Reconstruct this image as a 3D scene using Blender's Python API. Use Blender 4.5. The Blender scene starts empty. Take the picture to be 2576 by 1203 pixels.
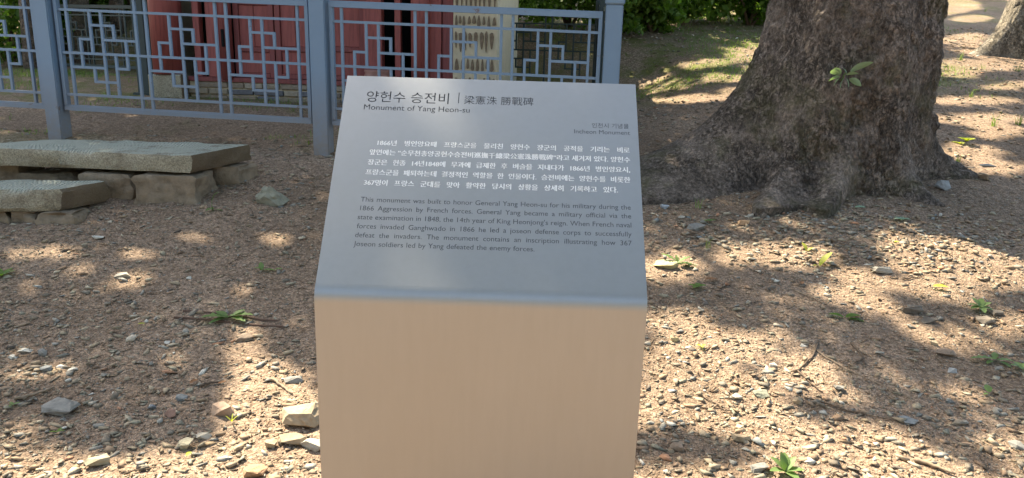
import bpy, bmesh, math, random
import numpy as np
from mathutils import Vector, Matrix, noise as mnoise
random.seed(7); rng = np.random.default_rng(11)
R = math.radians
SC = bpy.context.scene
COL = SC.collection

# ------------------------------------------------------------------ camera, world, sun, exposure
CAM_H, PITCH, ROLL, FPX = 1.35, R(14.3), R(1.6), 1910.0        # focal length in pixels of a 2576 px wide picture
cp, sp = math.cos(PITCH), math.sin(PITCH)
_F = np.array([0, cp, -sp]); _R0 = np.array([1., 0, 0]); _U0 = np.array([0, sp, cp])
_R = math.cos(ROLL)*_R0 + math.sin(ROLL)*_U0
_U = -math.sin(ROLL)*_R0 + math.cos(ROLL)*_U0
CAM = np.array([0., 0., CAM_H])
cam_d = bpy.data.cameras.new('camera'); cam = bpy.data.objects.new('camera', cam_d); COL.objects.link(cam)
cam.matrix_world = Matrix(((_R[0], _U[0], -_F[0], 0), (_R[1], _U[1], -_F[1], 0), (_R[2], _U[2], -_F[2], CAM_H), (0, 0, 0, 1)))
cam_d.sensor_width = 36; cam_d.lens = 36*FPX/2576; cam_d.clip_start = .05; cam_d.clip_end = 2000
SC.camera = cam

SUN_EL = R(52); SUN_ROT = R(-42)
S = np.array([math.sin(SUN_ROT)*math.cos(SUN_EL), math.cos(SUN_ROT)*math.cos(SUN_EL), math.sin(SUN_EL)])   # towards the sun
W = bpy.data.worlds.new('World'); SC.world = W; W.use_nodes = True
nt = W.node_tree; bg = nt.nodes['Background']; sky = nt.nodes.new('ShaderNodeTexSky')
sky.sky_type = 'NISHITA'; sky.sun_disc = False; sky.sun_elevation = SUN_EL; sky.sun_rotation = SUN_ROT
sky.dust_density = 2.0
nt.links.new(sky.outputs[0], bg.inputs[0]); bg.inputs[1].default_value = 0.15
sd = bpy.data.lights.new('sun', 'SUN'); sd.energy = 5.0; sd.angle = R(.55); sd.color = (1, .93, .82)
so = bpy.data.objects.new('sun', sd); COL.objects.link(so)
so.rotation_euler = Vector(S).to_track_quat('Z', 'Y').to_euler(); so.location = Vector(S*20)
SC.view_settings.view_transform = 'Standard'; SC.view_settings.look = 'None'
SC.view_settings.exposure = 1.95; SC.view_settings.gamma = 1; SC.view_settings.use_curve_mapping = False
SC.view_settings.use_white_balance = True; SC.view_settings.white_balance_temperature = 7400; SC.view_settings.white_balance_tint = 6
SC.render.engine = 'CYCLES'
SC.cycles.use_denoising = True; SC.cycles.max_bounces = 6; SC.cycles.diffuse_bounces = 4
SC.cycles.transparent_max_bounces = 4; SC.cycles.caustics_reflective = False; SC.cycles.caustics_refractive = False
SC.cycles.sample_clamp_indirect = 6

# ------------------------------------------------------------------ pixel <-> place helpers (2576 x 1203 picture)
def ray(px, py):
    d = _F + (px-1288)/FPX*_R - (py-601.5)/FPX*_U
    return d/np.linalg.norm(d)
def project(P):
    v = np.asarray(P, float) - CAM
    z = v @ _F; z = np.where(z < .05, .05, z)
    return 1288+FPX*(v @ _R)/z, 601.5-FPX*(v @ _U)/z, v @ _F

# value noise
_perm = rng.permutation(4096).astype(np.int64); _val = rng.random(4096)
def vnoise(x, y, seed=0):
    x = np.asarray(x, float)+seed*17.3; y = np.asarray(y, float)+seed*9.1
    xi = np.floor(x).astype(np.int64); yi = np.floor(y).astype(np.int64); fx = x-xi; fy = y-yi
    fx = fx*fx*(3-2*fx); fy = fy*fy*(3-2*fy)
    h = lambda a, b: _val[(_perm[(a & 4095)]+b*31+seed*7) & 4095]
    return (h(xi, yi)*(1-fx)+h(xi+1, yi)*fx)*(1-fy)+(h(xi, yi+1)*(1-fx)+h(xi+1, yi+1)*fx)*fy
def fbm(x, y, o=4, seed=0):
    s = 0; a = .5; f = 1
    for k in range(o):
        s = s+a*vnoise(x*f, y*f, seed+k); a *= .5; f *= 2.03
    return s
def sstep(a, b, x):
    t = np.clip((x-a)/(b-a), 0, 1); return t*t*(3-2*t)

# ------------------------------------------------------------------ fence frame and the terrain
TH = R(10.5)
E1 = np.array([math.cos(TH), -math.sin(TH)]); E2 = np.array([math.sin(TH), math.cos(TH)])
FENCE_FIT = (R(5.5), 5.40, -1.36)
TH, FD, FX = FENCE_FIT
E1 = np.array([math.cos(TH), -math.sin(TH)]); E2 = np.array([math.sin(TH), math.cos(TH)])
P2 = np.array([FX, FD])                # the middle post
def loc(x, y):                         # place -> fence frame (along, behind)
    dx = x-P2[0]; dy = y-P2[1]
    return dx*E1[0]+dy*E1[1], dx*E2[0]+dy*E2[1]
def wld(s, d): return P2+E1*s+E2*d
BACK0, BACKS = 4.0, -.20               # back fence: d = BACK0 + BACKS*s
def base_z(y):
    t = y-2.3
    soft = np.where(t > 3, t, .25*np.log1p(np.exp(np.clip(t, -20, 12)/.25)))
    z = .185*np.minimum(soft, 20)+.08*np.clip(soft-20, 0, 40)
    return z
def ground(x, y):
    x = np.asarray(x, float); y = np.asarray(y, float)
    b = base_z(y)
    s, d = loc(x, y)
    plat = .56+.085*np.clip(d, 0, 3.2)
    w = sstep(0, .5, d)*(1-sstep(2.2, 3.4, s))*(1-sstep(.2, 1.6, d-(BACK0+BACKS*s)))
    z = b*(1-w)+np.minimum(b, plat)*w
    z = z+.05*(fbm(x*.45, y*.45, 2, 3)-.37)
    return z
def at(px, py, lift=0.0):
    d = ray(px, py); t = 1.0; prev = 1.0
    for i in range(900):
        p = CAM+d*t
        if p[2] < ground(p[0], p[1])+lift: break
        prev = t; t += .04
    a, b = prev, t
    for i in range(16):
        m = (a+b)/2; p = CAM+d*m
        if p[2] < ground(p[0], p[1])+lift: b = m
        else: a = m
    p = CAM+d*b
    return np.array([p[0], p[1], float(ground(p[0], p[1]))+lift])
def mpp(p): return float((np.asarray(p)-CAM) @ _F)/FPX      # metres per picture pixel at a place

# ------------------------------------------------------------------ object helpers
def link(o, parent=None):
    COL.objects.link(o)
    if parent is not None: o.parent = parent
    return o
def tag(o, label=None, cat=None, group=None, kind=None):
    if label: o['label'] = label
    if cat: o['category'] = cat
    if group: o['group'] = group
    if kind: o['kind'] = kind
    return o
def empty(name, loc_, rz=0, label=None, cat=None, group=None):
    o = bpy.data.objects.new(name, None); o.empty_display_size = .1
    o.location = Vector([float(v) for v in loc_]); o.rotation_euler = (0, 0, rz)
    COL.objects.link(o); return tag(o, label, cat, group)
def mesh_obj(name, verts, faces, m, parent=None, smooth=False, origin=None):
    v = np.asarray(verts, float)
    if origin is not None: v = v-np.asarray(origin, float)
    me = bpy.data.meshes.new(name); me.from_pydata([tuple(p) for p in v], [], [tuple(f) for f in faces]); me.update()
    if m is not None: me.materials.append(m)
    if smooth: me.polygons.foreach_set('use_smooth', [True]*len(me.polygons))
    o = bpy.data.objects.new(name, me)
    if origin is not None: o.location = Vector([float(c) for c in origin])
    return link(o, parent)
def fast_mesh(name, V, F, m, parent=None, colors=None, smooth=False, cname='tint'):
    """V (n,3), F (m,k) all the same k"""
    V = np.asarray(V, np.float32); F = np.asarray(F, np.int32); k = F.shape[1]
    me = bpy.data.meshes.new(name); me.vertices.add(len(V)); me.loops.add(F.size); me.polygons.add(len(F))
    me.vertices.foreach_set('co', V.ravel()); me.loops.foreach_set('vertex_index', F.ravel())
    me.polygons.foreach_set('loop_start', np.arange(0, F.size, k, dtype=np.int32))
    me.polygons.foreach_set('loop_total', np.full(len(F), k, np.int32))
    if smooth: me.polygons.foreach_set('use_smooth', np.ones(len(F), bool))
    me.update(calc_edges=True)
    if colors is not None:
        a = me.color_attributes.new(cname, 'FLOAT_COLOR', 'POINT')
        c = np.ones((len(V), 4), np.float32); c[:, :3] = colors; a.data.foreach_set('color', c.ravel())
    me.materials.append(m)
    return link(bpy.data.objects.new(name, me), parent)
def bm_obj(name, bm, m, parent=None, smooth=False):
    me = bpy.data.meshes.new(name); bm.to_mesh(me); bm.free(); me.materials.append(m)
    if smooth: me.polygons.foreach_set('use_smooth', [True]*len(me.polygons))
    return link(bpy.data.objects.new(name, me), parent)

# ------------------------------------------------------------------ materials
class N:
    def __init__(s, name):
        s.m = bpy.data.materials.new(name); s.m.use_nodes = True; s.t = s.m.node_tree
        s.b = s.t.nodes['Principled BSDF']; s.out = s.t.nodes['Material Output']
        s.tc = s.t.nodes.new('ShaderNodeTexCoord').outputs['Object']
    def new(s, typ, **kw):
        n = s.t.nodes.new(typ)
        for k, v in kw.items(): setattr(n, k, v)
        return n
    def link(s, a, b): s.t.links.new(a, b)
    def geo(s): return s.new('ShaderNodeNewGeometry').outputs['Position']
    def mapping(s, vec, scale): 
        n = s.new('ShaderNodeMapping'); n.inputs['Scale'].default_value = scale; s.link(vec, n.inputs[0]); return n.outputs[0]
    def noise(s, scale, detail=4, rough=.55, vec=None, dist=0):
        n = s.new('ShaderNodeTexNoise'); n.inputs['Scale'].default_value = scale; n.inputs['Detail'].default_value = detail
        n.inputs['Roughness'].default_value = rough; n.inputs['Distortion'].default_value = dist
        s.link(vec or s.tc, n.inputs['Vector']); return n.outputs['Fac']
    def vor(s, scale, feature='F1', vec=None):
        n = s.new('ShaderNodeTexVoronoi'); n.feature = feature; n.inputs['Scale'].default_value = scale
        s.link(vec or s.tc, n.inputs['Vector']); return n
    def ramp(s, fac, stops):
        n = s.new('ShaderNodeValToRGB'); r = n.color_ramp
        while len(r.elements) < len(stops): r.elements.new(.5)
        for e, (p, c) in zip(r.elements, stops):
            e.position = p; e.color = (*c, 1) if len(c) == 3 else c
        s.link(fac, n.inputs[0]); return n.outputs[0]
    def mix(s, a, b, fac, mode='MIX'):
        n = s.new('ShaderNodeMix', data_type='RGBA', blend_type=mode)
        for inp, v in ((n.inputs[6], a), (n.inputs[7], b), (n.inputs[0], fac)):
            if isinstance(v, (int, float)): inp.default_value = v
            elif isinstance(v, tuple): inp.default_value = (*v, 1)
            else: s.link(v, inp)
        return n.outputs[2]
    def math(s, op, a, b=0.0, clamp=False):
        n = s.new('ShaderNodeMath', operation=op, use_clamp=clamp)
        for i, v in enumerate((a, b)):
            if isinstance(v, (int, float)): n.inputs[i].default_value = v
            else: s.link(v, n.inputs[i])
        return n.outputs[0]
    def bump(s, h, strength=.5, dist=.01, prev=None):
        n = s.new('ShaderNodeBump'); n.inputs['Strength'].default_value = strength; n.inputs['Distance'].default_value = dist
        s.link(h, n.inputs['Height'])
        if prev: s.link(prev, n.inputs['Normal'])
        s.link(n.outputs[0], s.b.inputs['Normal']); return n.outputs[0]
    def color(s, c):
        if isinstance(c, tuple): s.b.inputs['Base Color'].default_value = (*c, 1)
        else: s.link(c, s.b.inputs['Base Color'])
    def rough(s, r, spec=.5, metal=0):
        if isinstance(r, (int, float)): s.b.inputs['Roughness'].default_value = r
        else: s.link(r, s.b.inputs['Roughness'])
        s.b.inputs['Specular IOR Level'].default_value = spec; s.b.inputs['Metallic'].default_value = metal
    def attr(s, name): 
        n = s.new('ShaderNodeVertexColor', layer_name=name); return n.outputs[0]

def mat_ground():
    n = N('gravelly_dirt'); g = n.geo()
    big = n.noise(1.1, 4, .6, g); fine = n.noise(38, 6, .7, g); grit = n.vor(95, vec=g); grit2 = n.vor(240, vec=g)
    c = n.ramp(big, [(.3, (.21, .158, .118)), (.55, (.30, .225, .172)), (.75, (.38, .295, .23))])
    c = n.mix(c, (.12, .078, .05), n.ramp(fine, [(.42, (0, 0, 0)), (.62, (.55, .55, .55))]))
    gc = n.ramp(n.new('ShaderNodeSeparateColor').outputs[0], [(0, (1, 1, 1)), (1, (1, 1, 1))])
    sep = n.new('ShaderNodeSeparateColor'); n.link(grit.outputs['Color'], sep.inputs[0])
    tone = n.ramp(sep.outputs[0], [(0, (.5, .45, .4)), (.5, (.95, .92, .88)), (1, (1.5, 1.42, 1.3))])
    c = n.mix(c, tone, .75, 'MULTIPLY')
    sep2 = n.new('ShaderNodeSeparateColor'); n.link(grit2.outputs['Color'], sep2.inputs[0])
    c = n.mix(c, n.ramp(sep2.outputs[0], [(0, (.55, .5, .48)), (.6, (1, 1, 1)), (1, (1.5, 1.45, 1.35))]), .6, 'MULTIPLY')
    moss = n.attr('moss'); sm = n.new('ShaderNodeSeparateColor'); n.link(moss, sm.inputs[0])
    mm = n.math('MULTIPLY', sm.outputs[0], n.ramp(n.noise(2.6, 6, .75, g), [(.46, (.08, .08, .08)), (.58, (1, 1, 1))]))
    green = n.mix((.06, .085, .02), (.17, .185, .04), n.noise(50, 4, .6, g))
    c = n.mix(c, green, n.math('MULTIPLY', mm, .85))
    n.color(c); n.rough(.95, .2)
    h = n.math('ADD', n.math('MULTIPLY', fine, .6), n.math('MULTIPLY', grit.outputs['Distance'], .5))
    h = n.math('ADD', h, n.math('MULTIPLY', grit2.outputs['Distance'], .25))
    n.bump(h, .9, .012)
    return n.m
def mat_stone(name='gravel_stone', base=None, speck=.5, scale=60, bump=.004):
    n = N(name)
    c0 = n.attr('tint') if base is None else base
    v = n.noise(scale, 5, .65); 
    t = n.ramp(v, [(.3, (.62, .6, .58)), (.5, (1, 1, 1)), (.72, (1.32, 1.3, 1.26))])
    n.color(n.mix(c0, t, speck, 'MULTIPLY')); n.rough(.85, .3)
    n.bump(v, .6, bump); return n.m
def mat_granite():
    n = N('weathered_granite'); g = n.tc
    a = n.noise(120, 3, .6); b = n.noise(6, 5, .65); sepv = n.vor(170)
    c = n.ramp(b, [(.3, (.28, .245, .175)), (.5, (.38, .34, .25)), (.7, (.47, .42, .32))])
    c = n.mix(c, n.ramp(a, [(.35, (.5, .48, .45)), (.55, (1, 1, 1)), (.7, (1.35, 1.35, 1.3))]), .8, 'MULTIPLY')
    # paler and greenish on faces that look up
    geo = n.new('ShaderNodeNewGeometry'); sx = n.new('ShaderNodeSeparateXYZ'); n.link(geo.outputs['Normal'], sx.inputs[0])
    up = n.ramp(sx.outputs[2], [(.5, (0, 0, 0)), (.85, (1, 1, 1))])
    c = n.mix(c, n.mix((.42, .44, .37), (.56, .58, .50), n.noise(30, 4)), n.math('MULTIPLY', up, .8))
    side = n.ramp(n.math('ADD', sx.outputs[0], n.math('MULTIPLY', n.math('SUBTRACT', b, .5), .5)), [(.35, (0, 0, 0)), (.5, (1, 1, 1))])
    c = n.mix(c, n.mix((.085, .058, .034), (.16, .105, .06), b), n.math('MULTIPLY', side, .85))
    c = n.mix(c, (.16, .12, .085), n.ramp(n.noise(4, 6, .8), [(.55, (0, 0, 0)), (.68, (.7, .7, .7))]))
    # right-facing sides: shade and bounce put into the colour; brown blotches at random
    n.color(c); n.rough(.9, .25)
    w = n.new('ShaderNodeTexWave'); w.inputs['Scale'].default_value = 16; w.inputs['Distortion'].default_value = 3; w.inputs['Detail'].default_value = 2
    n.link(n.mapping(g, (1, .35, 1)), w.inputs[0])
    h = n.math('ADD', n.math('MULTIPLY', a, .5), n.math('MULTIPLY', n.math('MULTIPLY', w.outputs['Fac'], up), .8))
    n.bump(h, 1.0, .022); return n.m
def mat_bark(name, dark=(.118, .096, .08), light=(.34, .275, .23), moss=.6):
    n = N(name); g = n.geo(); st = n.mapping(g, (1, 1, .72))
    nz = n.noise(5, 7, .72, st); nf = n.noise(55, 7, .8, st); nm = n.noise(22, 5, .7, st, .6)
    def ridge(scale, zs, w, det):
        f = n.noise(scale, det, .62, n.mapping(g, (1, 1, zs)), .5); return n.ramp(n.math('ABSOLUTE', n.math('SUBTRACT', f, .5)), [(0, (1, 1, 1)), (w, (0, 0, 0))])
    part = n.ramp(n.noise(3.5, 4, .6, g), [(.40, (.15, .15, .15)), (.58, (1, 1, 1))])
    crack = n.math('MULTIPLY', n.math('MAXIMUM', n.math('MULTIPLY', ridge(7, .45, .018, 6), .8), n.math('MULTIPLY', ridge(26, .75, .045, 6), .7)), part)
    c = n.ramp(nz, [(.32, dark), (.5, tuple((a+b)/2 for a, b in zip(dark, light))), (.68, light)])
    c = n.mix(c, n.ramp(nm, [(.3, (.55, .54, .53)), (.5, (1, 1, 1)), (.7, (1.45, 1.42, 1.4))]), .8, 'MULTIPLY')
    c = n.mix(c, n.ramp(nf, [(.34, (.3, .3, .3)), (.5, (1, 1, 1)), (.66, (1.9, 1.85, 1.8))]), .9, 'MULTIPLY')
    c = n.mix(c, tuple(.28*a for a in dark), n.math('MULTIPLY', crack, .85))
    mo = n.ramp(n.noise(2.1, 6, .75, g), [(.5, (0, 0, 0)), (.66, (1, 1, 1))])
    c = n.mix(c, n.mix((.09, .088, .034), (.17, .165, .07), nf), n.math('MULTIPLY', mo, moss))
    li = n.ramp(n.noise(20, 6, .8, g), [(.64, (0, 0, 0)), (.70, (1, 1, 1))])
    c = n.mix(c, (.25, .25, .22), n.math('MULTIPLY', li, .4))
    n.color(c); n.rough(.92, .2)
    h = n.math('ADD', n.math('MULTIPLY', nm, 1.0), n.math('MULTIPLY', nf, .7)); h = n.math('SUBTRACT', h, n.math('MULTIPLY', crack, .8))
    n.bump(h, 1.0, .035); return n.m
def mat_leaf(name, a, b, trans=.35):
    n = N(name); oi = n.new('ShaderNodeNewGeometry')
    c = n.mix(a, b, oi.outputs['Random Per Island']); n.color(c); n.rough(.55, .35)
    tr = n.new('ShaderNodeBsdfTranslucent'); mx = n.new('ShaderNodeMixShader'); mx.inputs[0].default_value = trans
    tc = n.mix(c, (1.2, 1.35, .5), 1.0, 'MULTIPLY'); n.link(tc, tr.inputs[0])
    n.link(n.b.outputs[0], mx.inputs[1]); n.link(tr.outputs[0], mx.inputs[2]); n.link(mx.outputs[0], n.out.inputs[0]); return n.m
def mat_paint(name, c, rough=.45, spec=.5, dust=0, metal=0, var=.12, dustz=None):
    n = N(name); v = n.noise(5, 5, .7); f = n.noise(140, 3, .6)
    col = n.mix(c, tuple(x*.7 for x in c), n.math('MULTIPLY', v, var*3))
    if dust:
        g = n.new('ShaderNodeSeparateXYZ'); n.link(n.geo(), g.inputs[0])
        dz = n.math('MULTIPLY', n.math('SUBTRACT', dustz[1], g.outputs[2]), 1/(dustz[1]-dustz[0]), True)
        dz = n.math('MULTIPLY', dz, n.ramp(n.noise(25, 4, .7, n.geo()), [(.25, (.6, .6, .6)), (.6, (1, 1, 1))]))
        col = n.mix(col, (.235, .185, .14), n.math('MULTIPLY', dz, dust))
        chip = n.ramp(n.noise(9, 6, .8, n.geo()), [(.645, (0, 0, 0)), (.66, (1, 1, 1))]); col = n.mix(col, (.14, .075, .05), n.math('MULTIPLY', chip, .8))
        rough = n.math('ADD', rough, n.math('MULTIPLY', dz, .5))
    n.color(col); n.rough(rough, spec, metal); n.bump(f, .12, .002); return n.m
def mat_wood(name, c):
    n = N(name); v = n.noise(3, 6, .7, n.mapping(n.tc, (14, 14, 1.2))); d = n.noise(2, 4, .6)
    col = n.mix(c, tuple(x*.55 for x in c), n.ramp(v, [(.45, (0, 0, 0)), (.7, (1, 1, 1))]))
    col = n.mix(col, (.19, .065, .055), n.math('MULTIPLY', d, .35)); n.color(col); n.rough(.6, .35); n.bump(v, .4, .004); return n.m

M = dict(
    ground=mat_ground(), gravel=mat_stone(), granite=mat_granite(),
    bark=mat_bark('old_tree_bark'), bark2=mat_bark('pale_tree_bark', (.20, .17, .13), (.48, .42, .34), .3),
    crown=mat_leaf('crown_leaves', (.05, .085, .02), (.09, .13, .035), .25),
    shrub=mat_leaf('shrub_leaves', (.06, .12, .025), (.19, .31, .07), .5),
    weed=mat_leaf('weed_leaves', (.11, .185, .06), (.19, .28, .10), .4),
    sprout=mat_leaf('sprout_leaves', (.20, .30, .20), (.30, .40, .28), .25),
    yellow=mat_leaf('yellow_leaf', (.35, .40, .06), (.45, .45, .08), .4),
    dead=mat_stone('dead_leaf', (.22, .11, .055), .7, 40, .002),
    grass=mat_leaf('grass_blades', (.11, .19, .05), (.22, .29, .09), .35),
    twig=mat_stone('twig_bark', (.12, .085, .06), .8, 70, .003),
    twigpale=mat_stone('pale_twig_bark', (.27, .20, .14), .7, 70, .003),
    litter=mat_stone('litter_flakes', None, .5, 80, .001),
    rust=mat_paint('rusty_steel', (.16, .10, .075), .8, .3, var=.3),
    fence=mat_paint('fence_paint', (.165, .26, .375), .40, .5, 1.0, dustz=(.45, 1.15), var=.08),
    fencedark=mat_paint('dark_green_paint', (.030, .050, .052), .5, .4, var=.1),
    red=mat_wood('red_painted_wood', (.33, .085, .075)), red2=mat_wood('dark_red_painted_wood', (.24, .062, .06)),
    plaster=mat_stone('cream_plaster', (.60, .51, .36), .3, 12, .003),
    wallstone=mat_stone('brown_wall_stone', (.21, .155, .105), .8, 40, .006),
    black=mat_paint('shade_and_handle_black', (.012, .013, .014), .9, .1),  # black for the door handle; indoors it paints shade into floor and sheet
    rooftile=mat_stone('grey_roof_tile', (.10, .10, .105), .5, 20, .004),
)

# ------------------------------------------------------------------ ground sheet
def axis(lo, hi, step, far, n):
    core = np.arange(lo, hi+1e-6, step); g = np.geomspace(step, far, n)
    return np.concatenate([lo-np.cumsum(g)[::-1], core, hi+np.cumsum(g)])
def mossiness(x, y):
    px, py, d = project(np.stack([x, y, ground(x, y)], -1))
    s, dd = loc(x, y)
    m = sstep(.25, 1.0, dd)*(1-sstep(1.2, 2.6, s))*.85*sstep(7.0, 7.8, y+.25*x*0)
    m = np.maximum(m, sstep(7.3, 8.5, y)*sstep(0, 1.5, x)*(1-sstep(4.4, 5.6, x))*.95)
    m = np.maximum(m, .32*sstep(4.9, 5.4, y)*(1-sstep(0.1, .6, x))*(fbm(x*2, y*2, 2, 9) > .42))
    m = np.maximum(m, sstep(10, 13, y)*.5)
    return m
gx = axis(-4.4, 5.6, .024, 60, 34); gy = axis(1.6, 7.6, .024, 60, 34)
GX, GY = np.meshgrid(gx, gy)
near = np.exp(-np.clip(np.hypot(GX, GY-4)-5, 0, 50)/6)
GZ = ground(GX, GY)+near*(.030*(fbm(GX*3.2, GY*3.2, 3, 21)-.44)+.016*(fbm(GX*17, GY*17, 3, 5)-.44)+.008*(vnoise(GX*42, GY*42, 8)-.5))
def surf(x, y):
    nr = np.exp(-np.clip(np.hypot(x, y-4)-5, 0, 50)/6)
    return ground(x, y)+nr*(.030*(fbm(x*3.2, y*3.2, 3, 21)-.44)+.016*(fbm(x*17, y*17, 3, 5)-.44))
ny, nx = GX.shape
V = np.stack([GX, GY, GZ], -1).reshape(-1, 3)
idx = np.arange(ny*nx).reshape(ny, nx)
F = np.stack([idx[:-1, :-1], idx[:-1, 1:], idx[1:, 1:], idx[1:, :-1]], -1).reshape(-1, 4)
mo = mossiness(V[:, 0], V[:, 1])
g = fast_mesh('ground', V, F, M['ground'], colors=np.stack([mo]*3, -1), smooth=True, cname='moss'); tag(g, kind='structure')

# ------------------------------------------------------------------ information sign
W_SIGN = .60
def campt(px_, py_, z): return CAM+z*(_F+(px_-1288)/FPX*_R-(py_-601.5)/FPX*_U)
k = 1/1.5528
TL, TR = (1373.6*k, 295.6*k), (2500*k, 331.6*k)
FL, FR = (1226*k, 1146*k), (2530*k, 1186*k)
BL, BR = (1267*k, 1868*k), (2484.5*k, 1868*k+19)
zt = W_SIGN*FPX/math.dist(TL, TR); zf = W_SIGN*FPX/math.dist(FL, FR); zb = W_SIGN*FPX/math.dist(BL, BR)
tc_, fc_, bc_ = [(campt(*a, z)+campt(*b, z))/2 for a, b, z in ((TL, TR, zt), (FL, FR, zf), (BL, BR, zb))]
ex = campt(*FR, zf)-campt(*FL, zf); ex /= np.linalg.norm(ex)
ez = fc_-bc_; ez -= ez.dot(ex)*ex; ez /= np.linalg.norm(ez)
ey = np.cross(ez, ex)                                    # away from the camera
sgn_o = fc_.copy()
def s2w(p): p = np.asarray(p, float); return sgn_o+p[..., 0:1]*ex+p[..., 1:2]*ey+p[..., 2:3]*ez
top_l = np.array([(tc_-sgn_o).dot(ex), (tc_-sgn_o).dot(ey), (tc_-sgn_o).dot(ez)])
TY, TZ = top_l[1], top_l[2]
gz_sign = float(ground(sgn_o[0], sgn_o[1]+.1))
hh = (sgn_o[2]-gz_sign)+.06                              # fold height above ground, sunk a little
face_len = math.hypot(TY, TZ); fu = np.array([0, TY/face_len, TZ/face_len]); fn = np.array([0, -fu[2], fu[1]])
sign = empty('information_sign', (sgn_o[0], sgn_o[1], gz_sign), label='tall grey metal information sign with a slanted engraved face', cat='sign')
SM = Matrix(((ex[0], ey[0], ez[0], sgn_o[0]), (ex[1], ey[1], ez[1], sgn_o[1]), (ex[2], ey[2], ez[2], sgn_o[2]), (0, 0, 0, 1)))
INV = Matrix.Translation(-Vector(sign.location))
def place_on_sign(o, m=Matrix.Identity(4)):
    o.parent = sign; o.matrix_local = INV @ SM @ m
def mat_sign():
    n = N('brushed_grey_metal'); a = n.noise(2.5, 4, .6); b = n.noise(60, 4, .6, n.mapping(n.tc, (1, 1, .12))); d = n.noise(900, 2, .5)
    sp_ = n.ramp(n.vor(30).outputs['Distance'], [(.018, (1, 1, 1)), (.03, (0, 0, 0))])
    keep = n.ramp(n.noise(7, 2), [(.60, (0, 0, 0)), (.62, (1, 1, 1))])
    c = n.mix((.402, .408, .414), (.388, .393, .398), n.ramp(b, [(.4, (0, 0, 0)), (.7, (1, 1, 1))]))
    c = n.mix(c, (.41, .385, .35), n.math('MULTIPLY', n.ramp(a, [(.45, (0, 0, 0)), (.75, (1, 1, 1))]), .35))
    c = n.mix(c, (.20, .17, .14), n.math('MULTIPLY', n.math('MULTIPLY', sp_, keep), .8))
    n.color(c); n.rough(n.math('ADD', .37, n.math('MULTIPLY', a, .10)), .5, .85); n.bump(d, .05, .0006); return n.m
M['sign'] = mat_sign()
M['cut_dark'] = mat_paint('engraved_letter_floor', (.10, .105, .115), .6, .4)
M['cut_white'] = mat_paint('white_letters', (.95, .94, .92), .5, .5, metal=.2, var=.01)
# body: prism with a rounded fold; the face itself is the engraved panel, 1.2 mm thick, lying in a matching cut
PT = .0012
prof = []
r0 = .019
fold_pts = []
for i in range(29):                                       # rounded fold between the vertical front and the face
    t = i/28; a = (1-t)**2; b_ = 2*t*(1-t); c_ = t*t
    y_ = a*0+b_*0+c_*fu[1]*r0; z_ = a*(-r0)+b_*0+c_*fu[2]*r0; fold_pts.append((y_, z_))
# profile (y, z): bottom front -> fold -> face (sunk by PT where the panel lies) -> top -> back -> bottom
p_face0 = (fu[1]*r0, fu[2]*r0); p_top = (fu[1]*face_len, fu[2]*face_len)
off = (fn[1]*-PT, fn[2]*-PT)
prof = [(0, -hh)]+fold_pts+[(p_face0[0]+off[0], p_face0[1]+off[1]), (p_top[0]+off[0], p_top[1]+off[1]), (p_top[0]+.012, p_top[1]+off[1]), (p_top[0]+.014, p_top[1]-.02), (p_top[0]+.014, -hh)]
bm = bmesh.new(); hw = W_SIGN/2
L = [bm.verts.new((-hw, y_, z_)) for y_, z_ in prof]; Rr = [bm.verts.new((hw, y_, z_)) for y_, z_ in prof]
n_ = len(prof)
for i in range(n_):
    j = (i+1) % n_; f = bm.faces.new((L[i], Rr[i], Rr[j], L[j])); f.smooth = 0 < i < 29
bm.faces.new(L); bm.faces.new(Rr[::-1]); bmesh.ops.recalc_face_normals(bm, faces=bm.faces)
body = bm_obj('body', bm, M['sign']); body.data.set_sharp_from_angle(angle=R(20)); place_on_sign(body)
# back plate edge strips are omitted: the side of the box is the thin bright edge
# face frame: local 2D coords (u right, v up the slope), origin at the fold centre
FM = Matrix(((1, 0, 0, 0), (0, fu[1], fn[1], 0), (0, fu[2], fn[2], 0), (0, 0, 0, 1)))
fuW = s2w(np.array([fu]))[0]-sgn_o; fnW = s2w(np.array([fn]))[0]-sgn_o
def face_uv(px_, py_):
    d = ray(px_, py_); t = (sgn_o-CAM).dot(fnW)/d.dot(fnW); p = CAM+d*t-sgn_o
    return p.dot(ex), p.dot(fuW)
def z6(x, y): return face_uv((1350+x/2.0608)*k, (320+y/2.0608)*k)
def z7(x, y): return face_uv((1350+x/2.0608)*k, (700+y/2.0608)*k)
dg = bpy.context.evaluated_depsgraph_get()
def text_width(s, size=1.0, sw=1.0, bold=0.0):
    c = bpy.data.curves.new('tmp', 'FONT'); c.body = s; c.size = size; c.space_word = sw; c.offset = bold
    o = bpy.data.objects.new('tmp', c); COL.objects.link(o); bpy.context.view_layer.update()
    xs = [v[0] for v in o.bound_box]; w = max(xs)-min(xs); x0 = min(xs)
    bpy.data.objects.remove(o); bpy.data.curves.remove(c); return w, x0
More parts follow.
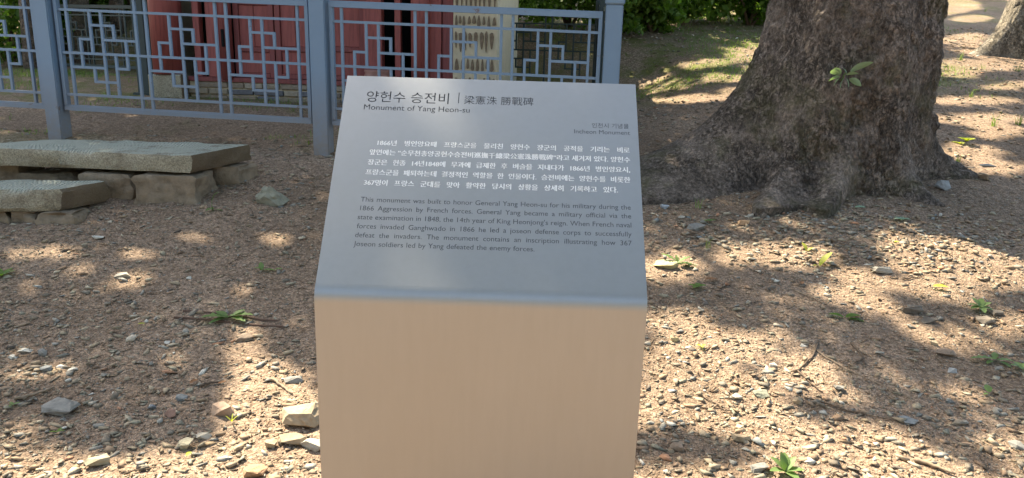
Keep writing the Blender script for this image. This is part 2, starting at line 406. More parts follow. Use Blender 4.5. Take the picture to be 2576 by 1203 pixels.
def text_splines(s, size, sw, x, y, xs=1.0, bold=0.0):
    c = bpy.data.curves.new('tmp', 'FONT'); c.body = s; c.size = size; c.space_word = sw; c.resolution_u = 3; c.offset = bold
    o = bpy.data.objects.new('tmp', c); COL.objects.link(o); bpy.context.view_layer.update()
    dgg = bpy.context.evaluated_depsgraph_get()
    oe = o.evaluated_get(dgg); cc = oe.to_curve(dgg, apply_modifiers=False)
    out = []
    for s_ in cc.splines:
        if s_.type == 'BEZIER':
            out.append([tuple(((p.co[0]*xs+x), p.co[1]+y) for p in ())] and [((b.handle_left[0]*xs+x, b.handle_left[1]+y), (b.co[0]*xs+x, b.co[1]+y), (b.handle_right[0]*xs+x, b.handle_right[1]+y)) for b in s_.bezier_points])
    oe.to_curve_clear(); bpy.data.objects.remove(o); bpy.data.curves.remove(c)
    return out
def rect_spline(x0, y0, x1, y1):
    pts = [(x0, y0), (x1, y0), (x1, y1), (x0, y1)]; return [(p, p, p) for p in pts]
KS = 100.0
def curve_mesh(name, groups, depth, m, zoff):
    c = bpy.data.curves.new(name, 'CURVE'); c.dimensions = '2D'; c.fill_mode = 'BOTH'; c.extrude = depth*KS/2; c.resolution_u = 3
    for g_ in groups:
        s_ = c.splines.new('BEZIER'); s_.bezier_points.add(len(g_)-1); s_.use_cyclic_u = True
        for b, (hl, co, hr) in zip(s_.bezier_points, g_):
            b.handle_left_type = b.handle_right_type = 'FREE'
            b.co = (co[0]*KS, co[1]*KS, 0); b.handle_left = (hl[0]*KS, hl[1]*KS, 0); b.handle_right = (hr[0]*KS, hr[1]*KS, 0)
    o = bpy.data.objects.new(name, c); COL.objects.link(o); bpy.context.view_layer.update()
    me = bpy.data.meshes.new_from_object(o.evaluated_get(bpy.context.evaluated_depsgraph_get()))
    bpy.data.objects.remove(o); bpy.data.curves.remove(c)
    me.transform(Matrix.Scale(1/KS, 4)); me.name = name; me.materials.clear(); me.materials.append(m)
    o = link(bpy.data.objects.new(name, me)); place_on_sign(o, FM @ Matrix.Translation((0, 0, zoff))); return o
def lines(specs, capfrac=None):
    """specs: (text, (u0,v0), u1). One size for the paragraph, words spread to the measure."""
    ws = [text_width(t)[0] for t, a, u1, j in specs]
    size = min((u1-a[0])/w for (t, a, u1, j), w in zip(specs, ws) if j)
    out = []
    for (t, a, u1, j) in specs:
        w1, x0 = text_width(t, size, 1.0); w2, _ = text_width(t, size, 2.0); tgt = u1-a[0]
        sw = 1+(tgt-w1)/(w2-w1) if (w2-w1) > 1e-6 and j != 2 else 1.0
        xs = tgt/w1 if j == 2 else 1.0
        out += text_splines(t, size, sw, a[0]-x0, a[1], xs)
    return out, size
def span(f, x0, y0, x1): a = f(x0, y0); b = f(x1, y0+(x1-x0)*.031); return (a[0], a[1]), b[0]
def one(t, f, zx0, zy0, zx1):
    a, u1 = span(f, zx0, zy0, zx1); w, x0 = text_width(t); sz = (u1-a[0])/w
    return text_splines(t, sz, 1, a[0]-x0*sz, a[1]), a[1], sz
def para(L_):
    ws = [text_width(t)[0] for t, a, u1, j in L_]; size = min((u1-a[0])/w for (t, a, u1, j), w in zip(L_, ws)); out = []
    for (t, a, u1, j) in L_:
        w1, x0 = text_width(t, size, 1.0); w2, _ = text_width(t, size, 2.0); sw = 1+(u1-a[0]-w1)/(w2-w1)
        out.append((text_splines(t, size, sw, a[0]-x0, a[1]), a[1], size))
    return out
KR = [('1866년 병인양요때 프랑스군을 물리친 양헌수 장군의 공적을 기리는 비로', *span(z6, 255, 508, 2285), 1),
      ('앞면에는 “순무천총양공헌수승전비巡撫千總梁公憲洙勝戰碑”라고 새겨져 있다. 양헌수', *span(z6, 190, 583, 2288), 1),
      ('장군은 헌종 14년1848에 무과에 급제한 후 벼슬을 지내다가 1866년 병인양요시,', *span(z6, 175, 664, 2288), 1),
      ('프랑스군을 패퇴하는데 결정적인 역할을 한 인물이다. 승전비에는 양헌수를 비롯한', *span(z6, 158, 744, 2290), 1),
      ('367명이 프랑스 군대를 맞아 활약한 당시의 상황을 상세히 기록하고 있다.', *span(z7, 145, 45, 2190), 1)]
EN = [('This monument was built to honor General Yang Heon-su for his military during the', *span(z7, 120, 180, 2296), 1),
      ('1866 Aggression by French forces. General Yang became a military official via the', *span(z7, 115, 250, 2299), 1),
      ('state examination in 1848, the 14th year of King Heonjong\'s reign. When French naval', *span(z7, 95, 322, 2301), 1),
      ('forces invaded Ganghwado in 1866 he led a joseon defense corps to successfully', *span(z7, 88, 395, 2303), 1),
      ('defeat the invaders. The monument contains an inscription illustrating how 367', *span(z7, 75, 467, 2304), 1),
      ('Joseon soldiers led by Yang defeated the enemy forces.', *span(z7, 62, 538, 1520), 1)]
t1 = one('양헌수 승전비', z6, 165, 152, 828); t2 = one('梁憲洙 勝戰碑', z6, 952, 172, 1512)
a = z6(905, 172); b_ = z6(906, 86); div = [rect_spline(a[0], a[1], a[0]+.0018, b_[1])]
t3 = one('Monument of Yang Heon-su', z6, 145, 222, 998); t4 = one('인천시 기념물', z6, 1983, 366, 2280); t5 = one('Incheon Monument', z6, 1840, 414, 2290)
rows_ = [([('title_lettering', t1[0]), ('hanja_lettering', t2[0]), ('divider_line', div)], min(t1[1], t2[1])-.20*t1[2], .0011, 'cut_dark'),
         ([('subtitle_lettering', t3[0])], t3[1]-.30*t3[2], .0009, 'cut_dark'), ([('designation_lettering', t4[0])], t4[1]-.16*t4[2], .0006, 'cut_dark'),
         ([('designation_lettering', t5[0])], t5[1]-.35*t5[2], .0006, 'cut_dark')]
for sp_l, v0, sz in para(KR): rows_.append(([('korean_lettering', sp_l)], v0-.19*sz, .0004, 'cut_white'))
for sp_l, v0, sz in para(EN): rows_.append(([('english_lettering', sp_l)], v0-.28*sz, .0006, 'cut_dark'))
vt = face_len
for gi, (items, vb, dep, mm_) in enumerate(rows_):
    holes = [q for _, l_ in items for q in l_]; white = mm_ == 'cut_white'
    curve_mesh('engraved_panel', [rect_spline(-hw+.0004, vb, hw-.0004, vt)]+([] if white else holes), dep, M['sign'], -dep/2+.0001)
    for nm, l_ in items:
        if white:                                        # white letters laid flush: heavier strokes from two joined passes
            A_ = curve_mesh(nm, l_, .0001, M[mm_], .00022); B_ = curve_mesh(nm, l_, .0001, M[mm_], .00027)
        elif nm in ('title_lettering', 'hanja_lettering', 'subtitle_lettering'):
            A_ = curve_mesh(nm, l_, .0001, M[mm_], -dep+.00012); B_ = curve_mesh(nm, l_, .0001, M[mm_], .00016)
        else: curve_mesh(nm, l_, .0001, M[mm_], -dep+.00012); continue
        bw = {'korean_lettering': .0008, 'subtitle_lettering': .00035}.get(nm, .0007)
        bmx = bmesh.new(); bmx.from_mesh(B_.data); bmesh.ops.translate(bmx, verts=bmx.verts, vec=(-bw if not white else bw, 0 if not white else .0002, 0)); bmx.from_mesh(A_.data); bmx.to_mesh(A_.data); bmx.free(); bpy.data.objects.remove(B_)
    vt = vb
curve_mesh('face_plate', [rect_spline(-hw+.0004, r0, hw-.0004, vt)], PT, M['sign'], -PT/2+.0001)

# ------------------------------------------------------------------ fences
CUBE = {}
def cube_mesh(m, bevel=0.0):
    key = (m.name, bevel)
    if key not in CUBE:
        bm = bmesh.new(); bmesh.ops.create_cube(bm, size=1)
        me = bpy.data.meshes.new('bar'); bm.to_mesh(me); bm.free(); me.materials.append(m); CUBE[key] = me
    return CUBE[key]
def bevel_box(dx, dy, dz, bev, m, name):
    bm = bmesh.new(); bmesh.ops.create_cube(bm, size=1)
    for v in bm.verts: v.co = Vector((v.co.x*dx, v.co.y*dy, v.co.z*dz))
    bmesh.ops.bevel(bm, geom=bm.edges[:], offset=bev, segments=2, affect='EDGES')
    me = bpy.data.meshes.new(name); bm.to_mesh(me); bm.free(); me.materials.append(m); return me
class Run:
    """one straight run of lattice fence: start point, direction, slope; parts are placed in its own frame"""
    def __init__(s, name, p0, ang, slope, z0, m, label, cat='fence'):
        s.root = empty(name, (p0[0], p0[1], z0), ang, label, cat); s.m = m; s.slope = slope
    def bar(s, name, x0, x1, z0, z1, dy=.02, y=0.0):
        xm, zm = (x0+x1)/2, (z0+z1)/2
        o = bpy.data.objects.new(name, cube_mesh(s.m)); o.parent = s.root; COL.objects.link(o)
        o.location = (xm, y, zm+s.slope*xm); o.scale = (abs(x1-x0), dy, abs(z1-z0))
        if abs(x1-x0) > .1: o.rotation_euler = (0, -math.atan(s.slope), 0)
        return o
    def post(s, x, zbot, ztop, w=.112, d=.12, cap=True):
        o = bpy.data.objects.new('post', bevel_box(w, d, ztop-zbot, .006, s.m, 'post')); o.parent = s.root; COL.objects.link(o)
        o.location = (x, 0, (ztop+zbot)/2+s.slope*x)
        if cap:
            c = bpy.data.objects.new('post_cap', bevel_box(w+.016, d+.016, .05, .008, s.m, 'post_cap')); c.parent = o; COL.objects.link(c)
            c.location = (0, 0, (ztop-zbot)/2+.027)
    def panel(s, x0, x1, zb=0.0, t=.0175):
        """the panel's bottom frame edge is at zb; rails at .115, .41, .706, top .83"""
        h = t/2; T, A, B, C_ = zb+.832, zb+.706, zb+.41, zb+.115; Wd = x1-x0
        s.bar('frame_rail', x0, x1, zb, zb+.030, .045); s.bar('frame_rail', x0, x1, T-.034, T, .045)
        s.bar('frame_rail', x0, x1, zb+.0302, zb+.040, .022); s.bar('frame_rail', x0, x1, T, T+.010, .030)
        s.bar('frame_stile', x0, x0+.024, zb+.0402, T-.0342, .04); s.bar('frame_stile', x1-.024, x1, zb+.0402, T-.0342, .04)
        for zz in (A, B, C_): s.bar('lattice_bar', x0+.0242, x1-.0242, zz-h, zz+h, .022)
        m_, w_, g_ = .044, .276, .042; cells = []; xx = m_
        for i in range(3): cells.append((x0+xx*Wd, x0+(xx+w_)*Wd)); xx += w_+g_
        for a, b in cells:
            for q in (a, b): s.bar('lattice_bar', q-h, q+h, zb+.0402, T-.0342, .020)
            U = lambda u: a+u*(b-a)
            Z = lambda v: A+(C_-A)*v
            o6 = 1/6
            vs = [(2*o6, 0, .5), (3*o6, 0, 1), (4*o6, o6, 2*o6), (o6, 2*o6, 4*o6), (2*o6, 4*o6, 5*o6), (4*o6, .5, 1), (5*o6, 2*o6, 4*o6)]
            hs = [(o6, 2*o6, 4*o6), (2*o6, 3*o6, 1), (2*o6, o6, 2*o6), (4*o6, 0, 3*o6), (5*o6, 2*o6, 4*o6), (4*o6, 4*o6, 5*o6)]
            for u, v0, v1 in vs: s.bar('lattice_bar', U(u)-h, U(u)+h, Z(v1), Z(v0), .018)
            for v, u0, u1 in hs: s.bar('lattice_bar', U(u0)-h, U(u1)+h, Z(v)-h, Z(v)+h, .0165)
SP = 2.0
ZB = .773-.0                                             # bottom frame edge at the middle post
front = Run('lattice_fence', P2, -TH, -.017, ZB, M['fence'], 'grey blue metal lattice fence standing in front of the red shrine')
for i in (-2, -1, 0, 1):
    x = i*SP; q = wld(x, 0); gz = float(ground(q[0], q[1]))
    front.post(x, gz-.15-(ZB-.017*x), .885)
for i in (-2, -1, 0): front.panel(i*SP+.075, (i+1)*SP-.075)
# side run going back from the right corner post, and the dark run behind the shrine
c3 = wld(SP, 0)
side = Run('lattice_fence', c3, math.pi/2-TH+R(1.0), .06, ZB-.03, M['fencedark'], 'dark side fence running back from the corner post beside the shrine')
for i in (0.06, 1, 2):
    side.post(i*1.85, -.45, .93, .10, .11)
for i in (0, 1): side.panel(i*1.85+.14, (i+1)*1.85-.075, .02)
bs0 = wld(SP+.05, BACK0+BACKS*SP); ba = math.atan2(E1[1]+BACKS*E2[1], E1[0]+BACKS*E2[0])
back = Run('lattice_fence', bs0, ba, 0.0, ZB+.12, M['fencedark'], 'dark green lattice fence standing behind the shrine')
for i in range(0, -5, -1): back.post(i*2.0, -.6, .93, .10, .11)
for i in range(0, -4, -1): back.panel((i-1)*2.0+.07, i*2.0-.07)

pp = at(371, 236); pst = empty('fence_post', pp, -TH, 'dark green metal post standing beside the left pillar of the shrine', 'post')
for nm, w_, z0_, z1_ in (('post_body', .125, -.2, 1.25), ('base_plate', .20, -.02, .015), ('post_cap', .145, 1.2501, 1.29)):
    o = bpy.data.objects.new(nm, bevel_box(w_, w_, z1_-z0_, .005, M['fencedark'], nm)); o.parent = pst; o.location = (0, 0, (z0_+z1_)/2); COL.objects.link(o)

# ------------------------------------------------------------------ shrine
bq = at(420, 241); s0, BD = loc(bq[0], bq[1]); BD = float(BD)
def bs(px_, py_=120.0, d=None):                           # pixel -> along/height on the shrine's front plane (d behind the fence)
    d = BD if d is None else d
    r_ = ray(px_, py_); o = wld(0, d); nrm = np.array([E2[0], E2[1], 0]); t = (np.array([o[0], o[1], 0])-CAM).dot(nrm)/r_.dot(nrm)
    p = CAM+r_*t; s_, _ = loc(p[0], p[1]); return float(s_), float(p[2])
bo = wld(0, BD); shrine = empty('wooden_shrine', (bo[0], bo[1], 0), -TH, 'red painted wooden shrine with stone footing behind the fence', 'building')
def sbox(name, x0, x1, z0, z1, y0, y1, m, parent=None, bev=.004, jit=0):
    bm = bmesh.new(); bmesh.ops.create_cube(bm, size=1)
    for v in bm.verts: v.co = Vector((v.co.x*(x1-x0), v.co.y*(y1-y0), v.co.z*(z1-z0)))
    if bev: bmesh.ops.bevel(bm, geom=bm.edges[:], offset=bev, segments=1, affect='EDGES')
    if jit:
        for v in bm.verts: v.co += Vector([random.uniform(-jit, jit) for _ in range(3)])
    o = bm_obj(name, bm, m, parent or shrine)
    o.location = ((x0+x1)/2, (y0+y1)/2, (z0+z1)/2); return o
def cyl(name, x, y, r_, z0, z1, m, parent=None, n=28, r1=None):
    bm = bmesh.new(); bmesh.ops.create_cone(bm, cap_ends=True, segments=n, radius1=r_, radius2=r_ if r1 is None else r1, depth=z1-z0)
    for f in bm.faces: f.smooth = len(f.verts) == 4
    o = bm_obj(name, bm, m, parent or shrine); o.location = (x, y, (z0+z1)/2); return o
X = lambda p: bs(p)[0]
zg = float(bq[2]); zfoot = bs(420, 186)[1]; ztop = 2.6
zred = bs(690, 199)[1]
# round pillars on their footing stones
pl, pr = X(386), X(459); rr = (pr-pl)/2
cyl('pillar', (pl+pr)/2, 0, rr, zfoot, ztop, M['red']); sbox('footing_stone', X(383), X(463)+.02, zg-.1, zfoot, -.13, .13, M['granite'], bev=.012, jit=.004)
for a, b in ((1036, 1077),):
    cyl('pillar', (X(a)+X(b))/2, 0.02, (X(b)-X(a))/2+.01, zg-.05, ztop, M['red'])
cyl('pillar', (X(556)+X(580))/2, .02, (X(580)-X(556))/2+.012, zred-.02, ztop, M['red2'])
# frame members, slits and door leaves
for a, b, m_, y0, y1 in ((486, 502, 'red', .02, .10), (521, 553, 'red', .0, .10), (916, 961, 'red', -.01, .10), (991, 1006, 'red', .03, .10),
                         (1078, 1108, 'red', .03, .16), (1110, 1137, 'red2', .05, .18)):
    sbox('door_post', X(a), X(b), zred+.002, ztop, y0, y1, M[m_])
for a, b in ((583, 684), (687, 789), (793, 913)):
    d_ = empty('door', (0, 0, 0)); d_.parent = shrine
    x0, x1 = X(a), X(b); st = .055
    sbox('door_stile', x0, x0+st, zred+.003, ztop, .06, .105, M['red2'], d_); sbox('door_stile', x1-st, x1, zred+.003, ztop, .06, .105, M['red2'], d_)
    zc = bs((a+b)/2, 118)[1]; zd = bs((a+b)/2, 131)[1]; zt_ = bs((a+b)/2, 12)[1]
    sbox('door_rail', x0+st+.001, x1-st-.001, zred+.003, zred+.05, .062, .103, M['red2'], d_)
    sbox('door_rail', x0+st+.001, x1-st-.001, zd, zc, .062, .103, M['red2'], d_)
    sbox('door_rail', x0+st+.001, x1-st-.001, zt_, zt_+.05, .062, .103, M['red2'], d_)
    sbox('door_board', x0+st+.002, x1-st-.002, zred+.051, zd-.001, .078, .098, M['red'], d_)
    sbox('door_board', x0+st+.002, (x0+x1)/2-.002, zc+.001, zt_-.001, .078, .098, M['red'], d_)
    sbox('door_board', (x0+x1)/2+.002, x1-st-.002, zc+.001, zt_-.001, .078, .098, M['red'], d_)
    if b > 700: 
        for q in range(6):
            sbox('door_grille_bar', x0+st+.03+q*.04, x0+st+.042+q*.04, zt_+.052, zt_+.5, .07, .09, M['red2'], d_)
dh = bs(567, 92); sbox('door_handle', dh[0]-.012, dh[0]+.014, dh[1]-.10, dh[1]+.07, -.075, -.05, M['black'], bev=.005)
sbox('sill_beam', X(466), X(1137), zred-.045, zred, .0, .13, M['red2'])
sbox('lintel', X(380), X(1137), ztop+.001, ztop+.2, -.1, .15, M['red'])
# room behind the slits, its shade painted black, with side and back walls and a roof above the picture
sbox('back_wall', X(384), X(1249), zg-.1, ztop, 2.0, 2.1, M['plaster']); sbox('side_wall', X(384)-.0, X(384)+.08, zg-.1, ztop, .17, 1.998, M['plaster'])
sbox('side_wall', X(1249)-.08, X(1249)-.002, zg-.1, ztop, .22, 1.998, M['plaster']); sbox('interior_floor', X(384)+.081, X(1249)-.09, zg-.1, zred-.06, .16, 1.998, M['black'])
sbox('interior_shade_sheet', X(384)+.082, X(1249)-.09, zred-.058, ztop, .9, .95, M['black'])  # added black sheet standing in for the room's shade
# cream wall with upright brown stones
cw0, cw1 = X(1137)+.001, X(1249); sbox('plaster_wall', cw0, cw1, zg-.1, ztop, .05, .21, M['plaster'])
rows = [(-60, 30), (40, 70), (80, 128), (147, 182), (196, 235), (250, 300)]
for (ya, yb) in rows:
    xx = cw0+.018; dn = (rows.index((ya, yb)) % 2 == 0)
    while xx < cw1-.03:
        w_ = random.uniform(.022, .04); z1 = bs(1190, ya+random.uniform(-2, 4))[1]; z0 = bs(1190, yb+random.uniform(-10, 5))[1]
        pts = [(-.5, .5-random.uniform(0, .15)), (-.15, .5), (.3, .5-random.uniform(0, .1)), (.5, .25), (.3, -.2), (.08, -.5), (-.15, -.45), (-.4, -.1)]
        if not dn: pts = [(p, -q) for p, q in pts]
        vs = [(p*w_, -.010, q*(z1-z0)) for p, q in pts]+[(p*w_*1.1, .006, q*(z1-z0)*1.04) for p, q in pts]
        fs = [tuple(range(8))]+[(i, (i+8), (i+1) % 8+8, (i+1) % 8) for i in range(8)]
        if dn: fs = [f[::-1] for f in fs]
        o = mesh_obj('wall_stone', vs, fs, M['wallstone'], shrine); o.location = (xx+w_/2, .048, (z0+z1)/2)
        xx += w_+random.uniform(.010, .024)
# course of footing bricks and stones under the sill
zz = zg-.10; rowh = (zred-.047-zg+.10)/4
for r_i in range(4):
    xx = X(466)+(.07 if r_i % 2 else 0)
    while xx < X(1137)-.03:
        w_ = min(random.uniform(.16, .36), X(1137)-xx)
        c_ = random.choice([(.24, .19, .14), (.27, .22, .16), (.20, .17, .14), (.13, .13, .14), (.30, .25, .19)])
        key = 'brick'+str(c_); 
        if key not in M: M[key] = mat_stone('footing_brick', c_, .7, 25, .006)
        sbox('brick', xx+.006, xx+w_-.006, zz+.005, zz+rowh-.005, .0+random.uniform(-.012, .008), .14, M[key], bev=.009, jit=.003)
        xx += w_
    zz += rowh
sbox('mortar_bed', X(466), X(1137), zg-.1, zred-.047, .025, .16, M['plaster'])
# a roof with eaves, above the frame
bm = bmesh.new(); xa, xb = X(384)-.4, X(1249)+.3
rv = [(xa, -.5, ztop+.15), (xb, -.5, ztop+.15), (xb, 1.05, ztop+.6), (xa, 1.05, ztop+.6), (xa, 2.9, ztop+.15), (xb, 2.9, ztop+.15)]
vv = [bm.verts.new(v) for v in rv]+[bm.verts.new((a, b, c-.12)) for a, b, c in rv]
for f in ((0, 1, 2, 3), (3, 2, 5, 4), (6, 9, 8, 7), (9, 10, 11, 8), (0, 6, 7, 1), (4, 5, 11, 10), (0, 3, 9, 6), (3, 4, 10, 9), (1, 7, 8, 2), (2, 8, 11, 5)): bm.faces.new([vv[i] for i in f])
bm_obj('roof', bm, M['rooftile'], shrine)
# small reddish pot seen just over the sign's top edge
pq = wld(X(968), BD-.28); pz = float(ground(pq[0], pq[1]))
ph = bs(968, 176, BD-.28)[1]-pz
bm = bmesh.new(); prof_ = [(0, 0), (.10, 0), (.15, .3), (.16, .55), (.13, .82), (.115, .9), (.125, .96), (.12, 1.0), (.10, .98), (.10, .85)]
seg = 20; rings = []
for r_, z_ in prof_: rings.append([bm.verts.new((r_*math.cos(2*math.pi*i/seg)*1.0, r_*math.sin(2*math.pi*i/seg), z_*ph)) for i in range(seg)] if r_ else [bm.verts.new((0, 0, 0))])
for a, b in zip(rings[1:], rings[2:]):
    for i in range(seg): bm.faces.new((a[i], a[(i+1) % seg], b[(i+1) % seg], b[i])).smooth = True
for i in range(seg): bm.faces.new((rings[0][0], rings[1][(i+1) % seg], rings[1][i]))
pot = bm_obj('clay_pot', bm, mat_paint('reddish_clay', (.30, .14, .11), .5)); pot.location = (pq[0], pq[1], pz); tag(pot, 'small reddish clay pot standing before the shrine doors', 'pot')

# ------------------------------------------------------------------ tree trunks
def fb3(p, o=3): return mnoise.fractal(p, 1.0, 2.1, o)
def trunk(name, parent, c, R0, roots, H, lean, m, nt_=640, nz_=300, zlow=-.16, taper=.03, ridge=1.0, seed=0.0, bumps=()):
    th = np.linspace(-math.pi, math.pi, nt_, endpoint=False)
    zs = zlow+(H-zlow)*np.linspace(0, 1, nz_)**1.15
    TT, ZZ = np.meshgrid(th, zs)
    r_ = R0*(1-taper*ZZ)
    for (ang, A, wd, h, wob) in roots:
        zc = np.clip(ZZ, -.05, 9)
        an = R(ang)+wob*np.exp(-zc/.15)
        d = (TT-an+math.pi) % (2*math.pi)-math.pi
        ww = wd*(.55+.9*np.clip(zc, 0, .9))
        r_ = r_+A*np.exp(-zc/h)*np.exp(-(d/ww)**2)+.16*A*np.exp(-np.clip(zc+.05, 0, 9)/.055)*np.exp(-(d/(wd*.4))**2)
    r_ = r_+R0*.05*np.sin(TT*3+seed)+R0*.035*np.sin(TT*7+ZZ*1.2+seed*2)
    for (bt, bz, bh, bw) in bumps:
        d = (TT-R(bt)+math.pi) % (2*math.pi)-math.pi
        r_ = r_+bh*np.exp(-(d*R0/bw)**2-((ZZ-bz)/bw)**2)
    xs = r_*np.cos(TT); ys = r_*np.sin(TT)
    P = np.stack([xs, ys, ZZ], -1).reshape(-1, 3); disp = np.zeros(len(P))
    cxs = np.cos(TT).ravel(); sxs = np.sin(TT).ravel(); zr = ZZ.ravel()
    for i in range(len(P)):
        x_, y_, z_ = P[i]; q = Vector((x_*6+seed, y_*6, z_*3.2))
        w_ = mnoise.noise(q)*.35
        dd, _ = mnoise.voronoi(Vector((x_*13+w_+seed, y_*13+w_, z_*6.5+w_*2)))
        e = min((dd[1]-dd[0])*3.2, 1.0)
        mk = min(1, max(0, mnoise.noise(Vector((x_*2.5, y_*2.5+seed, z_*1.6)))*2.2+.65)); fu_ = 1-min(abs(mnoise.noise(Vector((x_*5+seed, y_*5, z_*1.1))))*9, 1)
        disp[i] = (e-.6)*.020*ridge*mk-.010*ridge*fu_+.034*mnoise.noise(Vector((x_*2.2, y_*2.2, z_*1.4+seed)))+.014*ridge*fb3(Vector((x_*18, y_*18, z_*12)), 4)
    P[:, 0] += disp*cxs; P[:, 1] += disp*sxs
    P[:, 0] += lean[0]*np.clip(zr, 0, 99)**1.3; P[:, 1] += lean[1]*np.clip(zr, 0, 99)**1.3
    idx = np.arange(nz_*nt_).reshape(nz_, nt_); nxt = np.roll(idx, -1, 1)
    F = np.stack([idx[:-1], nxt[:-1], nxt[1:], idx[1:]], -1).reshape(-1, 4)
    o = fast_mesh(name, P, F, m, parent, smooth=True); return o
def tube(name, pts, rad, m, parent=None, n=7, jit=0.0, world=True):
    pts = [Vector([float(c) for c in p]) for p in pts]; vs = []; fs = []; up = Vector((.13, .21, 1)).normalized()
    for i, p in enumerate(pts):
        t = (pts[min(i+1, len(pts)-1)]-pts[max(i-1, 0)]).normalized(); a = t.cross(up)
        if a.length < .05: a = t.cross(Vector((1, 0, 0)))
        a.normalize(); b = t.cross(a)
        r_ = rad[i] if isinstance(rad, (list, tuple)) else rad
        for k_ in range(n):
            an = 2*math.pi*k_/n; rr_ = r_*(1+random.uniform(-jit, jit)); vs.append(p+a*math.cos(an)*rr_+b*math.sin(an)*rr_)
    for i in range(len(pts)-1):
        for k_ in range(n): fs.append((i*n+k_, i*n+(k_+1) % n, (i+1)*n+(k_+1) % n, (i+1)*n+k_))
    fs.append(tuple(range(n))[::-1]); fs.append(tuple((len(pts)-1)*n+k_ for k_ in range(n)))
    return mesh_obj(name, vs, fs, m, parent, smooth=True, origin=pts[0] if world else None)

tq = at(2148, 478); tcx, tcy = float(tq[0]), float(tq[1])+.45; tz = float(ground(tcx, tcy-.4))
SCL = mpp((tcx, tcy, tz+.5))
old = empty('old_tree', (tcx, tcy, tz), 0, 'massive old tree trunk with cracked mossy bark and spreading roots', 'tree')
R0 = 203*SCL
trunk('trunk', old, None, R0, [(183, 1.22, .36, .29, .10), (-158, .75, .30, .22, .05), (-134, .42, .30, .18, .05), (-104, .27, .26, .15, -.10), (-55, .18, .3, .14, 0), (-6, .62, .26, .17, -.05), (70, .5, .5, .25, 0), (120, .4, .5, .25, 0)],
      2.4, (.012, 0), M['bark'], 680, 330, seed=1.7, bumps=((-40, .95, .03, .09), (-12, .42, .05, .05), (-75, 1.25, -.04, .10), (-100, .45, -.06, .12), (-118, .22, -.06, .10)))
crown_base = []
for i, (ang, ln, rise) in enumerate(((190, 4.2, 3.6), (140, 4.0, 3.8), (95, 3.5, 4.3), (40, 3.2, 3.8), (-20, 3.4, 3.4), (235, 2.4, 4.0))):
    a = R(ang); pts = [(0, 0, 2.1)]+[(math.cos(a)*ln*t+.15*math.sin(7*t+i), math.sin(a)*ln*t+.15*math.cos(5*t+i), 2.5+rise*1.5*t**.7) for t in (.12, .35, .6, .85, 1)]
    tube('branch', pts, [.30, .26, .17, .12, .07, .03], M['bark'], old, 10, .05, world=False)

q2 = at(2530, 150); t2x, t2y = float(q2[0])+.42, float(q2[1])+.35; t2z = float(ground(t2x, t2y))
pale = empty('pale_tree', (t2x, t2y, t2z), 0, 'pale sunlit tree trunk leaning on the slope at upper right', 'tree')
trunk('trunk', pale, None, .34, [(185, .34, .55, .28, 0), (-100, .25, .45, .3, 0), (-20, .3, .5, .3, 0), (80, .3, .6, .3, 0)], 2.6, (.22, .05), M['bark2'], 260, 150, seed=4.1, ridge=.5)
for i, ang in enumerate((170, 100, 30, -40)):
    a = R(ang); b0 = (.22*2.5**1.3, .05*2.5**1.3, 2.4); ln = 3
    tube('branch', [b0]+[(b0[0]+math.cos(a)*ln*t, b0[1]+math.sin(a)*ln*t, 2.5+5.5*t**.7) for t in (.15, .4, .7, 1)], [.2, .17, .1, .06, .03], M['bark2'], pale, 8, .05, world=False)
# tree out of the frame on the left whose crown shades the left half
l3x, l3y = -7.6, 7.4; l3z = float(ground(l3x, l3y))
ltree = empty('unseen_leafy_tree', (l3x, l3y, l3z), 0, 'tall leafy tree beyond the left end of the fence', 'tree')
tube('trunk', [(0, 0, -.2), (.02, 0, .5), (.08, .05, 2), (.1, .1, 3.6), (.05, .2, 5)], [.5, .36, .3, .27, .2], M['bark'], ltree, 20, .03, world=False)
for i, ang in enumerate((-30, 20, 80, 150, 220, 290)):
    a = R(ang); tube('branch', [(.1, .1, 3.2+.2*i)]+[(math.cos(a)*4*t, math.sin(a)*4*t, 3.6+.2*i+5*t**.7) for t in (.2, .45, .75, 1)], [.2, .15, .1, .06, .03], M['bark'], ltree, 8, .05, world=False)

